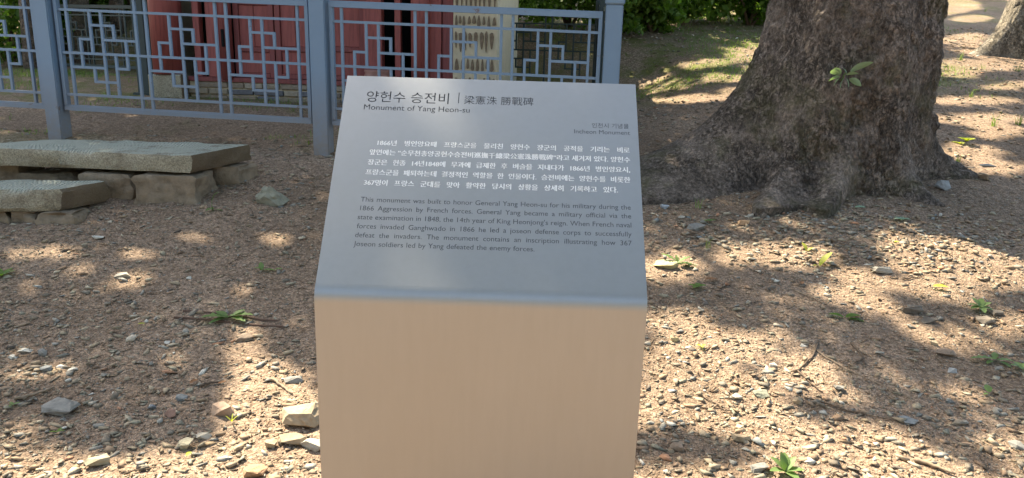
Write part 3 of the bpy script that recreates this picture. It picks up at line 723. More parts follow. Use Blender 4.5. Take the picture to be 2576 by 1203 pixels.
# ------------------------------------------------------------------ crowns: unseen leaves kept or dropped to shape the sun patches below
LIT = [(52, 639, 38, 13, 0), (466, 600, 58, 13, 0), (373, 631, 58, 15, 0), (171, 637, 26, 9, 0), (689, 603, 50, 12, 0), (290, 719, 70, 9, -5),
       (650, 930, 80, 45, 20), (700, 1010, 130, 70, 0), (690, 1110, 140, 90, 0), (560, 1170, 180, 55, -15), (430, 1195, 120, 30, -10),
       (1691, 673, 75, 30, 0), (1960, 642, 140, 28, 0), (2437, 673, 170, 72, -5), (2162, 709, 90, 28, 5), (2540, 600, 60, 50, 0), (2300, 620, 90, 25, 0),
       (1701, 802, 95, 22, 0), (1763, 890, 150, 62, -5), (1805, 994, 165, 55, 0), (2012, 945, 75, 42, 0), (1925, 850, 60, 20, 0),
       (1908, 1072, 190, 36, 5), (2168, 1098, 130, 36, 5), (2281, 1165, 160, 42, 10), (2012, 1150, 120, 30, 0), (2530, 1100, 60, 40, 0),
       (2220, 777, 75, 18, 10), (2375, 860, 80, 22, 10), (2530, 813, 75, 22, 0), (2120, 990, 60, 18, 0), (2080, 750, 60, 10, 0), (1640, 1000, 60, 70, 0), (2440, 985, 40, 12, 10),
       (2425, 98, 62, 10, -5), (2404, 171, 75, 22, 0), (2520, 163, 75, 12, 0), (2447, 253, 120, 9, 0), (2447, 300, 120, 13, 0), (2511, 332, 75, 12, 0),
       (2435, 385, 90, 18, 0), (2511, 424, 80, 14, 0), (2447, 47, 45, 6, 0), (2540, 215, 60, 8, -5), (2400, 10, 60, 8, 0), (2120, 20, 300, 20, 0),
       (1682, 92, 34, 8, 0), (1794, 77, 62, 8, 0), (1918, 98, 48, 24, 0), (1888, 137, 55, 17, 0), (1802, 158, 38, 8, 0), (1742, 167, 28, 7, 0), (1811, 195, 34, 8, 0),
       (1866, 199, 38, 8, 0), (1918, 178, 34, 8, 0), (1888, 231, 75, 11, 0), (1768, 247, 110, 8, -3), (1665, 188, 14, 12, 0), (1712, 43, 60, 22, 0), (1850, 15, 80, 15, 0),
       (60, 125, 60, 14, 0), (250, 130, 90, 12, 0), (330, 160, 40, 8, 0)]
LITF = [(1060, 310, 230, 125, 8), (1430, 440, 150, 85, 20), (1575, 250, 55, 60, 0), (1560, 480, 60, 80, 0), (1120, 430, 120, 50, 20)]
def in_ell(px_, py_, L_, soft=.18):
    m = np.zeros(px_.shape)
    wob = .3*(fbm(px_*.02, py_*.045, 3, 31)-.44)
    for cx, cy, rx, ry, an in L_:
        a = R(an); dx = px_-cx; dy = py_-cy; u = (dx*math.cos(a)+dy*math.sin(a))/(rx*1.08+4); v = (-dx*math.sin(a)+dy*math.cos(a))/(ry*(1.0 if cy < 400 else 1.12)+3)
        q = np.sqrt(u*u+v*v)+wob*2
        m = np.maximum(m, 1-sstep(1-soft, 1+soft, q))
    return m
NC = 330000
gxr = rng.uniform(-9.5, 9.5, NC); gyr = -1.5+rng.uniform(0, 1, NC)*19.5
gzr = ground(gxr, gyr); px_, py_, dz_ = project(np.stack([gxr, gyr, gzr], -1))
vis = (px_ > -60) & (px_ < 2636) & (py_ > -40) & (py_ < 1243) & (dz_ > .5)
lit = in_ell(px_, py_, LIT)
grain = fbm(gxr*1.6+gyr*.4, gyr*1.6, 3, 40)
keep = np.where(vis, np.where(lit > .15, 0.0, 1.0), np.where(grain > .45, .8, .04))
keep = np.where(vis & (lit <= .15), .85+.6*(grain-.44), keep)
# the ground just around and before the sign, below the frame: mostly open sun so that it throws warm light on the plate
low = vis & (py_ > 560) & (lit <= .15); keep = np.where(low, np.where(grain > .50, .95, np.where(grain > .40, .62, .42)), keep)
infront = (gyr < 2.25) & (np.abs(gxr) < 3.2)
keep = np.where(infront, np.where(grain > .66, .4, 0.0), keep)
hgt = rng.uniform(6.2, 9.8, NC); hgt = hgt+.02*gyr
pos = np.stack([gxr, gyr, gzr], -1)+(hgt/S[2])[:, None]*S
slope = vis & (px_ > 1600) & (px_ < 1965) & (py_ > 55) & (py_ < 243); keep = np.where(slope & (lit <= .15), np.where(grain > .39, .85, .2), keep)
# rays that meet the sign's face follow the face's own pattern
t_ = ((sgn_o-pos) @ fnW)/(-(S @ fnW)); hit = pos-t_[:, None]*S; rel = hit-sgn_o; uu = rel @ ex; vv_ = rel @ fuW
onface = (np.abs(uu) < .42) & (vv_ > -.10) & (vv_ < face_len+.10)
fpx, fpy, _ = project(hit); litf = in_ell(fpx, fpy, LITF)
keep = np.where(onface, np.where(litf > .5, 0.0, np.where(fpy > 560, .8+.5*(fbm((fpx-fpy*.9)*.008, fpy*.003, 2, 50)-.42)*3, 1.0)), keep)
# sun on the flank of the pale tree and on the shrubs
for (a, D) in ((1430, 11.0), (1712, 10.9), (1790, 12.0), (1880, 11.6), (1950, 12.4), (60, 12.5), (250, 13.2)):
    r_ = ray(a, 100); q = r_[:2]/r_[1]*D; T3 = np.array([q[0], q[1], float(ground(q[0], q[1]))+.6]); w_ = pos-T3; dl = np.linalg.norm(w_-(w_ @ S)[:, None]*S, axis=1); keep = np.where(dl < .8, np.minimum(keep, .12+.5*(grain > .5)), keep)
T2 = np.array([t2x-.1, t2y, t2z+.7]); w_ = pos-T2; dl = np.linalg.norm(w_-(w_ @ S)[:, None]*S, axis=1); keep = np.where(dl < 1.0, .05, keep)
sel = rng.random(NC) < keep*1.0
pos = pos[sel]; NL = len(pos)
# a few leaves join the open parts of the crown away from the light paths: none are added
def leaf_mesh(pos, size, name, m, parent, origin, droop=.5):
    n = len(pos); yaw = rng.uniform(0, 2*np.pi, n); tilt = rng.normal(0, droop, n); L_ = size*rng.uniform(.7, 1.3, n); Wd = L_*.6
    d = np.stack([np.cos(yaw)*np.cos(tilt), np.sin(yaw)*np.cos(tilt), np.sin(tilt)], -1)
    side = np.cross(d, np.array([0, 0, 1.])+rng.normal(0, droop*.8, (n, 3))); side /= np.linalg.norm(side, axis=1)[:, None]
    up = np.cross(side, d)
    o = pos-np.asarray(origin)
    L1 = L_[:, None]; W1 = Wd[:, None]
    v = np.stack([o-d*L1*.5, o-side*W1*.5-d*L1*.05+up*L1*.06, o+d*L1*.5-up*L1*.06, o+side*W1*.5-d*L1*.05+up*L1*.06], 1).reshape(-1, 3)
    b = np.arange(n)[:, None]*4
    f = np.concatenate([b+[0, 1, 2], b+[0, 2, 3]], 0)
    return fast_mesh(name, v, f, m, parent)
dists = np.stack([np.hypot(pos[:, 0]-tcx, pos[:, 1]-tcy), np.hypot(pos[:, 0]-t2x-1, pos[:, 1]-t2y), np.hypot(pos[:, 0]-l3x, pos[:, 1]-l3y)], 1)
own = np.argmin(dists, 1)
for kk, (par, org) in enumerate(((old, (tcx, tcy, tz)), (pale, (t2x, t2y, t2z)), (ltree, (l3x, l3y, l3z)))):
    o = leaf_mesh(pos[own == kk], .16, 'crown', M['crown'], par, org); tag(o, kind='stuff')

bx_, by_ = 4.6, -3.4; bz_ = float(ground(bx_, by_))  # unseen tree added so its crown cuts sky light on the sign
shade = empty('unseen_leafy_tree', (bx_, by_, bz_), 0, 'leafy tree added behind the viewer, its crown dimming the sign face', 'tree')
tube('trunk', [(0, 0, -.2), (0, 0, .5), (-.08, .05, 2), (-.2, .1, 4), (-.5, .3, 6)], [.42, .3, .26, .22, .16], M['bark'], shade, 20, .03, world=False)
for i, ang in enumerate((100, 140, 170, 200, 20, 300)):
    a = R(ang); tube('branch', [(-.2, .1, 3.8+.2*i)]+[(math.cos(a)*5*t, math.sin(a)*5*t, 4.2+.2*i+4.4*t**.7) for t in (.2, .45, .75, 1)], [.16, .13, .09, .05, .02], M['bark'], shade, 8, .05, world=False)
nb = 26000; bp = np.stack([rng.uniform(-4.2, 4.8, nb), rng.uniform(-6.5, .6, nb), rng.uniform(6.2, 9.0, nb)], -1)
bp = bp[fbm(bp[:, 0]*.9, bp[:, 1]*.9, 3, 77) > .40]
tag(leaf_mesh(bp, .16, 'crown', M['crown'], shade, (bx_, by_, bz_)), kind='stuff')

for i, (ax, ay) in enumerate(((-12, -7), (-8.5, -11), (-4, -13.5), (0.8, -14.5), (5.5, -13), (9.5, -10.5), (12.5, -6))):  # unseen trees added to block low sky mirrored in the sign's fold
    az = float(ground(ax, ay)); tr = empty('sky_blocking_tree', (ax, ay, az), 0, 'dense green tree added behind the viewer to block low sky, '+('first from the left', 'second from the left', 'third from the left', 'in the middle of the row', 'third from the right', 'second from the right', 'first from the right')[i], 'tree', 'trees added behind the viewer')
    tube('trunk', [(0, 0, -.2), (.03, 0, 1), (.1, .05, 3), (.1, .1, 5.5)], [.3, .22, .19, .1], M['bark'], tr, 12, .04, world=False)
    q = rng.normal(0, 1, (1800, 3)); q /= np.linalg.norm(q, axis=1)[:, None]; q *= rng.uniform(.3, 1, (1800, 1))**.4; q = q*[2.7, 2.4, 3.2]+[0, 0, 4.2]
    tag(leaf_mesh(q, .48, 'crown', M['crown'], tr, (0, 0, 0), .6), kind='stuff')

# ------------------------------------------------------------------ shrubs and trees beyond
def shrub(name, px0, py0, w, h, n, size, label, cat='shrub', group=None, D=None, m='shrub', stems=5):
    if D is None: q = at(px0, py0)
    else:
        r_ = ray(px0, 100); r2 = r_[:2]/r_[1]*D; q = np.array([r2[0], r2[1], float(ground(r2[0], r2[1]))])
    root = empty(name, q, 0, label, cat, group)
    ncl = max(6, n//60); cc = rng.normal(0, 1, (ncl, 3)); cc /= np.linalg.norm(cc, axis=1)[:, None]; cc *= rng.uniform(.35, 1, ncl)[:, None]**.6
    cc = cc*[w/2, w/2, h*.5]; cc[:, 2] += h*.52
    pts = cc[rng.integers(0, ncl, n)]+rng.normal(0, .10, (n, 3))*[w*.6, w*.6, h*.6]; pts[:, 2] = np.abs(pts[:, 2])
    f = leaf_mesh(pts, size, 'foliage', M[m], root, (0, 0, 0), .7)
    for i in range(stems):
        e = cc[i % ncl]; tube('stem', [(0, 0, -.05), (e[0]*.3, e[1]*.3, e[2]*.5), tuple(e)], [.025, .017, .008], M['twig'], root, 5, world=False)
    return root
SG = 'shrubs on the slope beyond the fence'
SHR = ((1290, 11.0, 1.9, 1.5, 3600, 'dark shrub behind the shrine, next to its cream wall'), (1430, 11.0, 1.8, 1.5, 3600, 'leafy dark shrub seen above the right fence panel'),
       (1560, 10.6, 1.3, .9, 3600, 'rounded shrub behind the corner fence post'), (1640, 10.8, 1.0, .8, 2600, 'dark low shrub just right of the corner post'), (1712, 11.4, 1.3, 1.1, 3600, 'bright sunlit shrub right of the corner post'),
       (1790, 12.0, 1.7, 1.3, 3600, 'low green shrub above the bare bank'), (1880, 11.6, 1.4, 1.1, 3400, 'shrub on the mossy slope left of the old trunk'),
       (1950, 12.4, 1.5, 1.3, 3000, 'shrub half hidden by the left edge of the old trunk'))
for (a, D, w, h, n, lb) in SHR:
    shrub('shrub', a, 0, w, h, n, .10, lb, group=SG, D=D)
for (a, D, w, h, n, lb) in ((10, 11.6, 1.8, 1.7, 3600, 'bushy shrub behind the back fence at the left edge'), (130, 12.0, 1.9, 2.0, 3600, 'tall shrub behind the back fence beyond the left post'),
                            (235, 12.4, 2.0, 2.2, 3600, 'broad green shrub between the left post and the shrine'), (340, 12.2, 2.0, 2.2, 3600, 'shrub behind the back fence next to the shrine corner'), (2410, 17.5, 2.4, .9, 2000, 'low shrub at the top of the slope right of the trunk')):
    shrub('shrub', a, 0, w, h, n, .12, lb, group=SG, D=D)
for (a, D, r_, lb) in ((75, 10.9, .10, 'thin dark trunk behind the back fence at the left edge'), (205, 11.6, .13, 'dark slender trunk behind the back fence, midway to the shrine'), (300, 12.0, .09, 'thin trunk behind the back fence nearest the shrine')):
    rr_ = ray(a, 100); q = rr_[:2]/rr_[1]*D; gz = float(ground(q[0], q[1]))
    t = empty('slender_tree', (q[0], q[1], gz), 0, lb, 'tree', 'slender trees behind the back fence')
    tube('trunk', [(0, 0, -.1), (.02, 0, .8), (.06, .03, 2), (.05, .08, 4), (.1, .1, 6)], [r_*1.25, r_, r_*.9, r_*.7, r_*.3], M['bark'], t, 14, .04, world=False)
    cpts = rng.normal(0, 1, (900, 3))*[.9, .9, .8]+[.1, .1, 5.6]; f = leaf_mesh(cpts, .16, 'crown', M['crown'], t, (0, 0, 0)); 

# ------------------------------------------------------------------ stone shapes
def hull(npts, seed, cuts=0):
    rs = random.Random(seed); bm = bmesh.new()
    for i in range(npts):
        v = Vector((rs.gauss(0, 1), rs.gauss(0, 1), rs.gauss(0, 1))).normalized(); v = Vector((math.copysign(abs(v.x)**.75, v.x), math.copysign(abs(v.y)**.75, v.y), math.copysign(abs(v.z)**.75, v.z)))
        bm.verts.new(v*rs.uniform(.42, .55))
    r_ = bmesh.ops.convex_hull(bm, input=bm.verts); bmesh.ops.delete(bm, geom=[e for e in r_['geom_interior'] if isinstance(e, bmesh.types.BMVert)], context='VERTS')
    bmesh.ops.triangulate(bm, faces=bm.faces); bm.verts.index_update()
    V_ = np.array([v.co[:] for v in bm.verts]); F_ = np.array([[v.index for v in f.verts] for f in bm.faces]); bm.free()
    return V_, F_
PAL = np.array([(.30, .235, .165), (.34, .27, .19), (.25, .205, .155), (.37, .30, .21), (.33, .24, .155), (.33, .22, .145), (.26, .24, .205), (.22, .19, .15), (.40, .34, .25), (.29, .26, .19), (.28, .20, .135), (.36, .28, .19), (.30, .28, .24)])
RARE = np.array([(.55, .51, .44), (.38, .20, .12), (.26, .27, .26), (.14, .115, .095), (.48, .41, .32)])
FOOT = []
def scatter(name, n, smin, smax, region, dens, nv, flat, label=None, m='gravel', elong=(1, 1.9), litter=False, bury=.30, pal=PAL, rare=.12, power=2.2):
    x = rng.uniform(region[0], region[1], n); y = rng.uniform(region[2], region[3], n)
    z = surf(x, y); a, b, d = project(np.stack([x, y, z], -1))
    ok = (a > -90) & (a < 2666) & (b > -30) & (b < 1290) & (rng.random(n) < dens(x, y))
    # keep clear of the sign's foot and the slabs
    ok &= ~((np.abs(x-sgn_o[0]) < .31) & (y > sgn_o[1]-.02) & (y < sgn_o[1]+TY+.03))
    x, y, z = x[ok], y[ok], z[ok]; n = len(x)
    sz = smin+(smax-smin)*rng.random(n)**power
    el = rng.uniform(*elong, n); hz = rng.uniform(*flat, n)
    yaw = rng.uniform(0, 2*np.pi, n); tx = rng.normal(0, .16, n); ty = rng.normal(0, .16, n)
    lib = [hull(nv, 100+i+nv) for i in range(16)]; pick = rng.integers(0, 16, n)
    col = pal[rng.integers(0, len(pal), n)]*rng.uniform(.72, 1.08, (n, 1))
    rr = rng.random(n) < rare*.6; col[rr] = RARE[rng.integers(0, len(RARE), rr.sum())]*rng.uniform(.8, 1.1, (rr.sum(), 1))
    VV = []; FF = []; CC = []; base = 0
    for li, (LV, LF) in enumerate(lib):
        q = np.where(pick == li)[0]
        if not len(q): continue
        S3 = np.stack([sz[q]*el[q]**.5, sz[q]/el[q]**.5, sz[q]*hz[q]], -1)
        P = LV[None]*S3[:, None]
        c_, s_ = np.cos(tx[q])[:, None], np.sin(tx[q])[:, None]; P = np.stack([P[..., 0], P[..., 1]*c_-P[..., 2]*s_, P[..., 1]*s_+P[..., 2]*c_], -1)
        c_, s_ = np.cos(ty[q])[:, None], np.sin(ty[q])[:, None]; P = np.stack([P[..., 0]*c_+P[..., 2]*s_, P[..., 1], -P[..., 0]*s_+P[..., 2]*c_], -1)
        c_, s_ = np.cos(yaw[q])[:, None], np.sin(yaw[q])[:, None]; P = np.stack([P[..., 0]*c_-P[..., 1]*s_, P[..., 0]*s_+P[..., 1]*c_, P[..., 2]], -1)
        P += np.stack([x[q], y[q], z[q]+sz[q]*hz[q]*(.5-bury)], -1)[:, None]
        nvv = len(LV); VV.append(P.reshape(-1, 3)); CC.append(np.repeat(col[q], nvv, 0))
        FF.append((LF[None]+(np.arange(len(q))*nvv)[:, None, None]+base).reshape(-1, 3)); base += len(q)*nvv
    o = fast_mesh(name, np.concatenate(VV), np.concatenate(FF), M[m], colors=np.concatenate(CC)); tag(o, label, kind='stuff'); return o, n
def dens_near(x, y):
    d = .22+1.3*(fbm(x*1.3, y*1.3, 3, 60)-.36)
    d = d+.55*(1-sstep(2.3, 3.7, y))+.25*np.exp(-((x-1.9)**2)/1.6-((y-4.25)**2)/.22)
    d = d*(1-.75*sstep(5.0, 5.6, y)*(x < .6))
    return np.clip(d, .04, 1)
cnt = {}
_, cnt['A'] = scatter('gravel', 62000, .007, .046, (-4.2, 4.2, 1.6, 5.6), dens_near, 8, (.16, .48), 'angular tan and grey gravel scattered on the dirt', elong=(1.1, 2.4), bury=.30, power=3.2)
_, cnt['B'] = scatter('gravel_chips', 125000, .004, .014, (-4, 4, 1.6, 5.0), lambda x, y: np.clip(.45+1.6*(fbm(x*2.1, y*2.1, 3, 61)-.36)+.3*(1-sstep(3, 4.2, y)), .1, 1), 6, (.25, .7), 'fine chips of stone among the gravel', elong=(1, 2.4), bury=.2, rare=.06)
_, cnt['E'] = scatter('root_gravel', 5500, .014, .050, (.4, 4.4, 3.5, 5.0), lambda x, y: np.clip(1.1*np.exp(-((x-1.9)**2)/1.8-((y-4.2)**2)/.12), 0, 1), 8, (.25, .6), 'loose stones gathered in front of the old trunk', elong=(1.05, 1.8), bury=.2, power=1.7)
_, cnt['F'] = scatter('coarse_gravel', 3000, .018, .052, (-3, 3.2, 1.7, 3.6), lambda x, y: np.clip(1.1*(1-sstep(2.3, 3.5, y))*(fbm(x*1.7, y*1.7, 3, 66) > .42), 0, 1), 8, (.18, .5), 'coarser angular stones on the nearest ground', elong=(1.05, 2.0), bury=.25, power=1.8)
_, cnt['C'] = scatter('slope_gravel', 30000, .013, .055, (-4, 8, 5.2, 12), lambda x, y: np.where((x > .7) | (y < 5.9), .6, .06), 8, (.2, .5), 'sparse gravel on the slope beyond the tree', elong=(1.1, 2.4), power=2.6)
LP = np.array([(.20, .125, .075), (.27, .175, .108), (.13, .085, .055), (.32, .225, .145), (.36, .275, .19)])
_, cnt['D'] = scatter('leaf_litter', 60000, .008, .028, (-4, 6, 1.6, 8.5), lambda x, y: np.clip(.40+1.8*(fbm(x*1.1+5, y*1.1, 3, 62)-.36), .05, 1), 6, (.06, .16), 'brown flakes and splinters of dead leaf on the dirt', m='litter', elong=(2, 9), bury=0.0, pal=LP, rare=.0)

# ------------------------------------------------------------------ single stones one can point to
def rock_mesh(seed, npts=16, rough=.03, sub=1):
    V_, F_ = hull(npts, seed); bm = bmesh.new(); vs = [bm.verts.new(v) for v in V_]
    for f in F_: bm.faces.new([vs[i] for i in f])
    bmesh.ops.subdivide_edges(bm, edges=bm.edges[:], cuts=sub, use_grid_fill=True)
    for v in bm.verts: v.co += Vector(v.co).normalized()*(mnoise.noise(v.co*4+Vector((seed, 0, 0)))*rough*2+mnoise.noise(v.co*11+Vector((seed, 3, 0)))*rough)
    bmesh.ops.recalc_face_normals(bm, faces=bm.faces); return bm
STM = {}
def stone_mat(c):
    if c not in STM: STM[c] = mat_stone('stone_surface', c, .65, 45, .005)
    return STM[c]
TAN = (.34, .26, .175); GREY = (.22, .21, .19); DARK = (.13, .11, .09); PALE = (.34, .31, .26); WHITE = (.50, .47, .41); RUSTY = (.33, .20, .12); BROWN = (.23, .17, .125); BLUE = (.21, .215, .21); YEL = (.38, .31, .17); GREEN = (.25, .25, .19)
STONES = [
 (770, 1040, 100, 62, TAN, 'largest tan stone, flat and layered, touching the left side of the sign'), (735, 1106, 62, 36, TAN, 'wedge of tan stone below the largest flat stone by the sign'),
 (786, 1118, 58, 34, PALE, 'pale stone wedged against the lower left side of the sign'), (682, 1114, 30, 38, TAN, 'narrow upright tan stone left of the wedge stone by the sign'),
 (641, 1184, 62, 28, RUSTY, 'flat orange tan stone at the bottom edge left of the sign'), (562, 1035, 58, 42, (.36, .25, .18), 'reddish tan stone where the left sun patch begins'),
 (472, 1116, 48, 30, (.30, .27, .20), 'olive grey stone just outside the left sun patch'), (513, 1101, 38, 18, PALE, 'thin pale stone right beside the olive grey one'),
 (430, 1042, 28, 26, (.27, .16, .12), 'reddish brown lump of stone in the left shade'), (458, 999, 30, 20, BLUE, 'smooth bluish grey stone in the left shade'),
 (156, 1019, 84, 38, GREY, 'wide pale grey stone half sunk in the left gravel'), (381, 1021, 22, 18, (.17, .18, .19), 'small slate dark stone left of the reddish lump'),
 (741, 949, 42, 22, GREY, 'grey stone beside the short thick stick near the sign'), (614, 847, 44, 20, BROWN, 'brown stone just below the rusty metal strips'),
 (311, 691, 38, 15, PALE, 'pale flat stone alone in the left middle ground'), (246, 598, 28, 11, WHITE, 'bright white stone below the smaller granite slab'),
 (476, 697, 16, 8, WHITE, 'tiny white stone left of the two leafed weed'), (62, 876, 32, 13, WHITE, 'white stone near the left edge of the gravel'),
 (34, 894, 22, 11, WHITE, 'small white stone closest to the left frame edge'), (155, 916, 24, 11, WHITE, 'white stone, upper one of three close together'),
 (182, 925, 26, 10, WHITE, 'white stone, right hand one of three close together'), (171, 951, 16, 12, WHITE, 'white stone, lowest of three close together'),
 (109, 881, 26, 24, GREY, 'rounded grey stone right of the white stone near the left edge'), (117, 922, 30, 16, BLUE, 'bluish grey stone left of the three white stones'),
 (248, 1154, 62, 32, (.31, .27, .19), 'large olive tan stone sunk low at bottom left'), (421, 861, 15, 7, WHITE, 'tiny white chip below the rusty metal strips'),
 (367, 806, 15, 9, WHITE, 'tiny white pebble left of the rusty metal strips'), (20, 700, 20, 9, PALE, 'pale pebble beside the weed at the left edge'),
 (1696, 850, 22, 20, YEL, 'yellow tan stone in the sun just right of the sign'), (1672, 664, 58, 26, (.40, .37, .21), 'mossy yellow boulder behind the right edge of the sign'),
 (2292, 777, 52, 26, DARK, 'dark layered stone amid the right gravel, left of a pair'), (2333, 807, 42, 20, DARK, 'dark grey stone just below the dark layered one'),
 (2479, 802, 44, 22, (.17, .14, .11), 'dark brown stone below the four leafed weed'), (2506, 783, 32, 18, DARK, 'small dark stone behind the dark brown one by the weed'),
 (2222, 679, 56, 22, PALE, 'pale cracked stone in the sun patch below the trunk'), (2349, 866, 25, 15, (.42, .33, .22), 'rounded tan pebble between two shadows at right'),
 (2007, 1010, 27, 24, TAN, 'round tan stone at the upper end of the long dark twig'), (2111, 977, 30, 20, GREY, 'grey stone right of the forked branch'),
 (1862, 1094, 46, 26, TAN, 'blocky tan stone in the lower right sun'), (1859, 1073, 28, 16, (.42, .34, .22), 'smaller tan stone behind the blocky one'),
 (1908, 1174, 46, 28, GREY, 'rough grey stone near the bottom, left of a green weed'), (1706, 1122, 40, 24, BROWN, 'brown stone near the sign at lower right'),
 (1851, 998, 30, 20, PALE, 'pale grey stone left of the greenish stone'), (1916, 987, 42, 24, GREEN, 'greenish grey stone below the forked branch'),
 (2284, 1054, 40, 13, BLUE, 'flat blue grey stone lying over the long dark twig'), (1771, 604, 26, 16, (.34, .25, .17), 'tan brown stone between sign and roots'),
 (2375, 890, 46, 20, BROWN, 'brown crumbly stone in shade at right'), (2022, 867, 17, 9, WHITE, 'white chip above the forked branch'),
 (1945, 920, 20, 12, WHITE, 'white pebble left of the forked branch'), (2393, 929, 24, 16, (.29, .295, .29), 'pale blue grey stone in the right shade'),
 (2560, 1113, 38, 24, GREY, 'grey stone cut by the right frame edge'), (2372, 464, 38, 32, (.27, .275, .275), 'blue grey angular stone at the foot of the trunk'),
 (2478, 442, 40, 30, (.33, .26, .19), 'brown block of stone resting against the right root'), (1873, 557, 31, 19, (.42, .27, .16), 'rusty tan stone below the front roots'),
 (1991, 478, 36, 22, (.43, .37, .31), 'pinkish pale stone lodged beside the front root'), (1916, 466, 30, 16, GREY, 'grey stone tucked in the hollow of the roots'),
 (1753, 569, 46, 24, GREY, 'grey boulder below the left root'), (1888, 537, 19, 14, PALE, 'smooth pale pebble below the front roots'),
 (2307, 485, 30, 14, PALE, 'flat pale stone at the right foot of the trunk'), (1672, 520, 24, 14, (.28, .31, .34), 'bluish stone near the root behind the sign'),
 (1716, 545, 18, 9, PALE, 'small pale stone among the root twigs')]
for i, (a, b, w_, h_, c_, lb) in enumerate(STONES):
    p = at(a, b+h_*.30); s_ = mpp(p); ratio = h_/w_
    bm = rock_mesh(500+i, 15, .028, 1 if w_ < 40 else 2)
    wd = w_*s_*1.12; dp = wd*random.uniform(.6, .8); ht = max(.28*wd, min(h_*s_*.95, wd*.9))
    for v in bm.verts: v.co = Vector((v.co.x*wd, v.co.y*dp, v.co.z*ht))
    o = bm_obj('stone', bm, stone_mat(c_)); o.location = (p[0], p[1], float(surf(p[0], p[1]))+ht*.24); o.rotation_euler = (random.uniform(-.1, .1), random.uniform(-.12, .12), random.uniform(-.35, .35))
    tag(o, lb, 'stone', 'single stones lying on the ground')
# flat pale stone on the block by the right root
p = at(2478, 452); bm = rock_mesh(77, 14, .02, 1)
for v in bm.verts: v.co = Vector((v.co.x*.115, v.co.y*.07, v.co.z*.03))
o = bm_obj('stone', bm, stone_mat(PALE)); o.location = (p[0]+.01, p[1]+.02, p[2]+.094); tag(o, 'thin pale stone lying on top of the brown block by the root', 'stone', 'single stones lying on the ground')
# rock near the slab
p = at(688, 508); bm = rock_mesh(91, 18, .05, 3); s_ = mpp(p)
for v in bm.verts: v.co = Vector((v.co.x*84*s_, v.co.y*60*s_, v.co.z*54*s_))
o = bm_obj('rock', bm, stone_mat((.24, .235, .18))); o.location = (p[0], p[1], p[2]+14*s_); tag(o, 'pale greenish rock beside the large granite slab', 'rock')

# ------------------------------------------------------------------ granite slabs on their blocks
def rough_prism(name, top_px, zt_, thick, m, label, cat, under=None, jit=.010, cuts=14, undercut=.0, parent=None, group=None):
    """polygon of pixels taken on the level z = zt_, extruded down by thick with worn edges"""
    pts = []
    for a, b in top_px:
        d = ray(a, b); t = (zt_-CAM_H)/d[2]; p = CAM+d*t; pts.append((p[0], p[1]))
    return rough_poly(name, pts, zt_, thick, m, label, cat, jit, cuts, undercut, parent, group)
def rough_poly(name, pts, zt_, thick, m, label, cat, jit=.010, cuts=14, undercut=.0, parent=None, group=None, step=.05):
    pts = [Vector((float(a), float(b))) for a, b in pts]
    c = sum(pts, Vector((0, 0)))/len(pts); ar = sum(p.x*q.y-q.x*p.y for p, q in zip(pts, pts[1:]+pts[:1]))
    if ar < 0: pts = pts[::-1]
    ring = []
    for p, q in zip(pts, pts[1:]+pts[:1]):
        n = max(2, int((q-p).length/step))
        for i in range(n): ring.append(p.lerp(q, i/n))
    n = len(ring); sd_ = random.uniform(0, 50); lay = max(5, int(thick/.018)); vs = []; fs = []
    def nz(v, s=9, amp=jit): return amp*(mnoise.noise(Vector((v[0]*s+sd_, v[1]*s, v[2]*s)))+.6*mnoise.noise(Vector((v[0]*s*3.1, v[1]*s*3.1+sd_, v[2]*s*3.1))))
    bev = min(.015, thick*.12)
    for li in range(lay+1):
        t = li/lay; z = zt_-bev*.3-t*(thick-bev*.3)
        for p in ring:
            r_ = (p-c); L_ = max(r_.length, 1e-6); inn = (bev if li == 0 else 0)+undercut*t*t+(bev if li == lay else 0)
            q = c+r_*(1-inn/L_); k_ = nz((q.x, q.y, z)); q = q+r_/L_*k_*1.4
            vs.append((q.x, q.y, z+.4*k_))
    for li in range(lay):
        for i in range(n): a = li*n+i; b = li*n+(i+1) % n; fs.append((a+n, b+n, b, a))
    # top: concentric rings so that it carries relief
    prev = list(range(n)); K = 6
    for kx in range(1, K):
        t = kx/K; st = len(vs)
        for i in range(n):
            q = c.lerp(ring[i], 1-t) if kx else ring[i]; vs.append((q.x, q.y, zt_+.35*nz((q.x, q.y, zt_), 12)))
        for i in range(n): fs.append((prev[i], prev[(i+1) % n], st+(i+1) % n, st+i))
        prev = list(range(st, st+n))
    vs.append((c.x, c.y, zt_)); ci = len(vs)-1
    for i in range(n): fs.append((prev[i], prev[(i+1) % n], ci))
    vs.append((c.x, c.y, zt_-thick)); ci = len(vs)-1; lo = lay*n
    for i in range(n): fs.append((lo+(i+1) % n, lo+i, ci))
    o = mesh_obj(name, vs, fs, m, parent, smooth=True, origin=(c.x, c.y, zt_-thick)); 
    try: o.data.set_sharp_from_angle(angle=R(38))
    except Exception: pass
    return tag(o, label, cat, group)
gq = at(495, 514); zb_ = float(gq[2])
fr = at(495, 514)
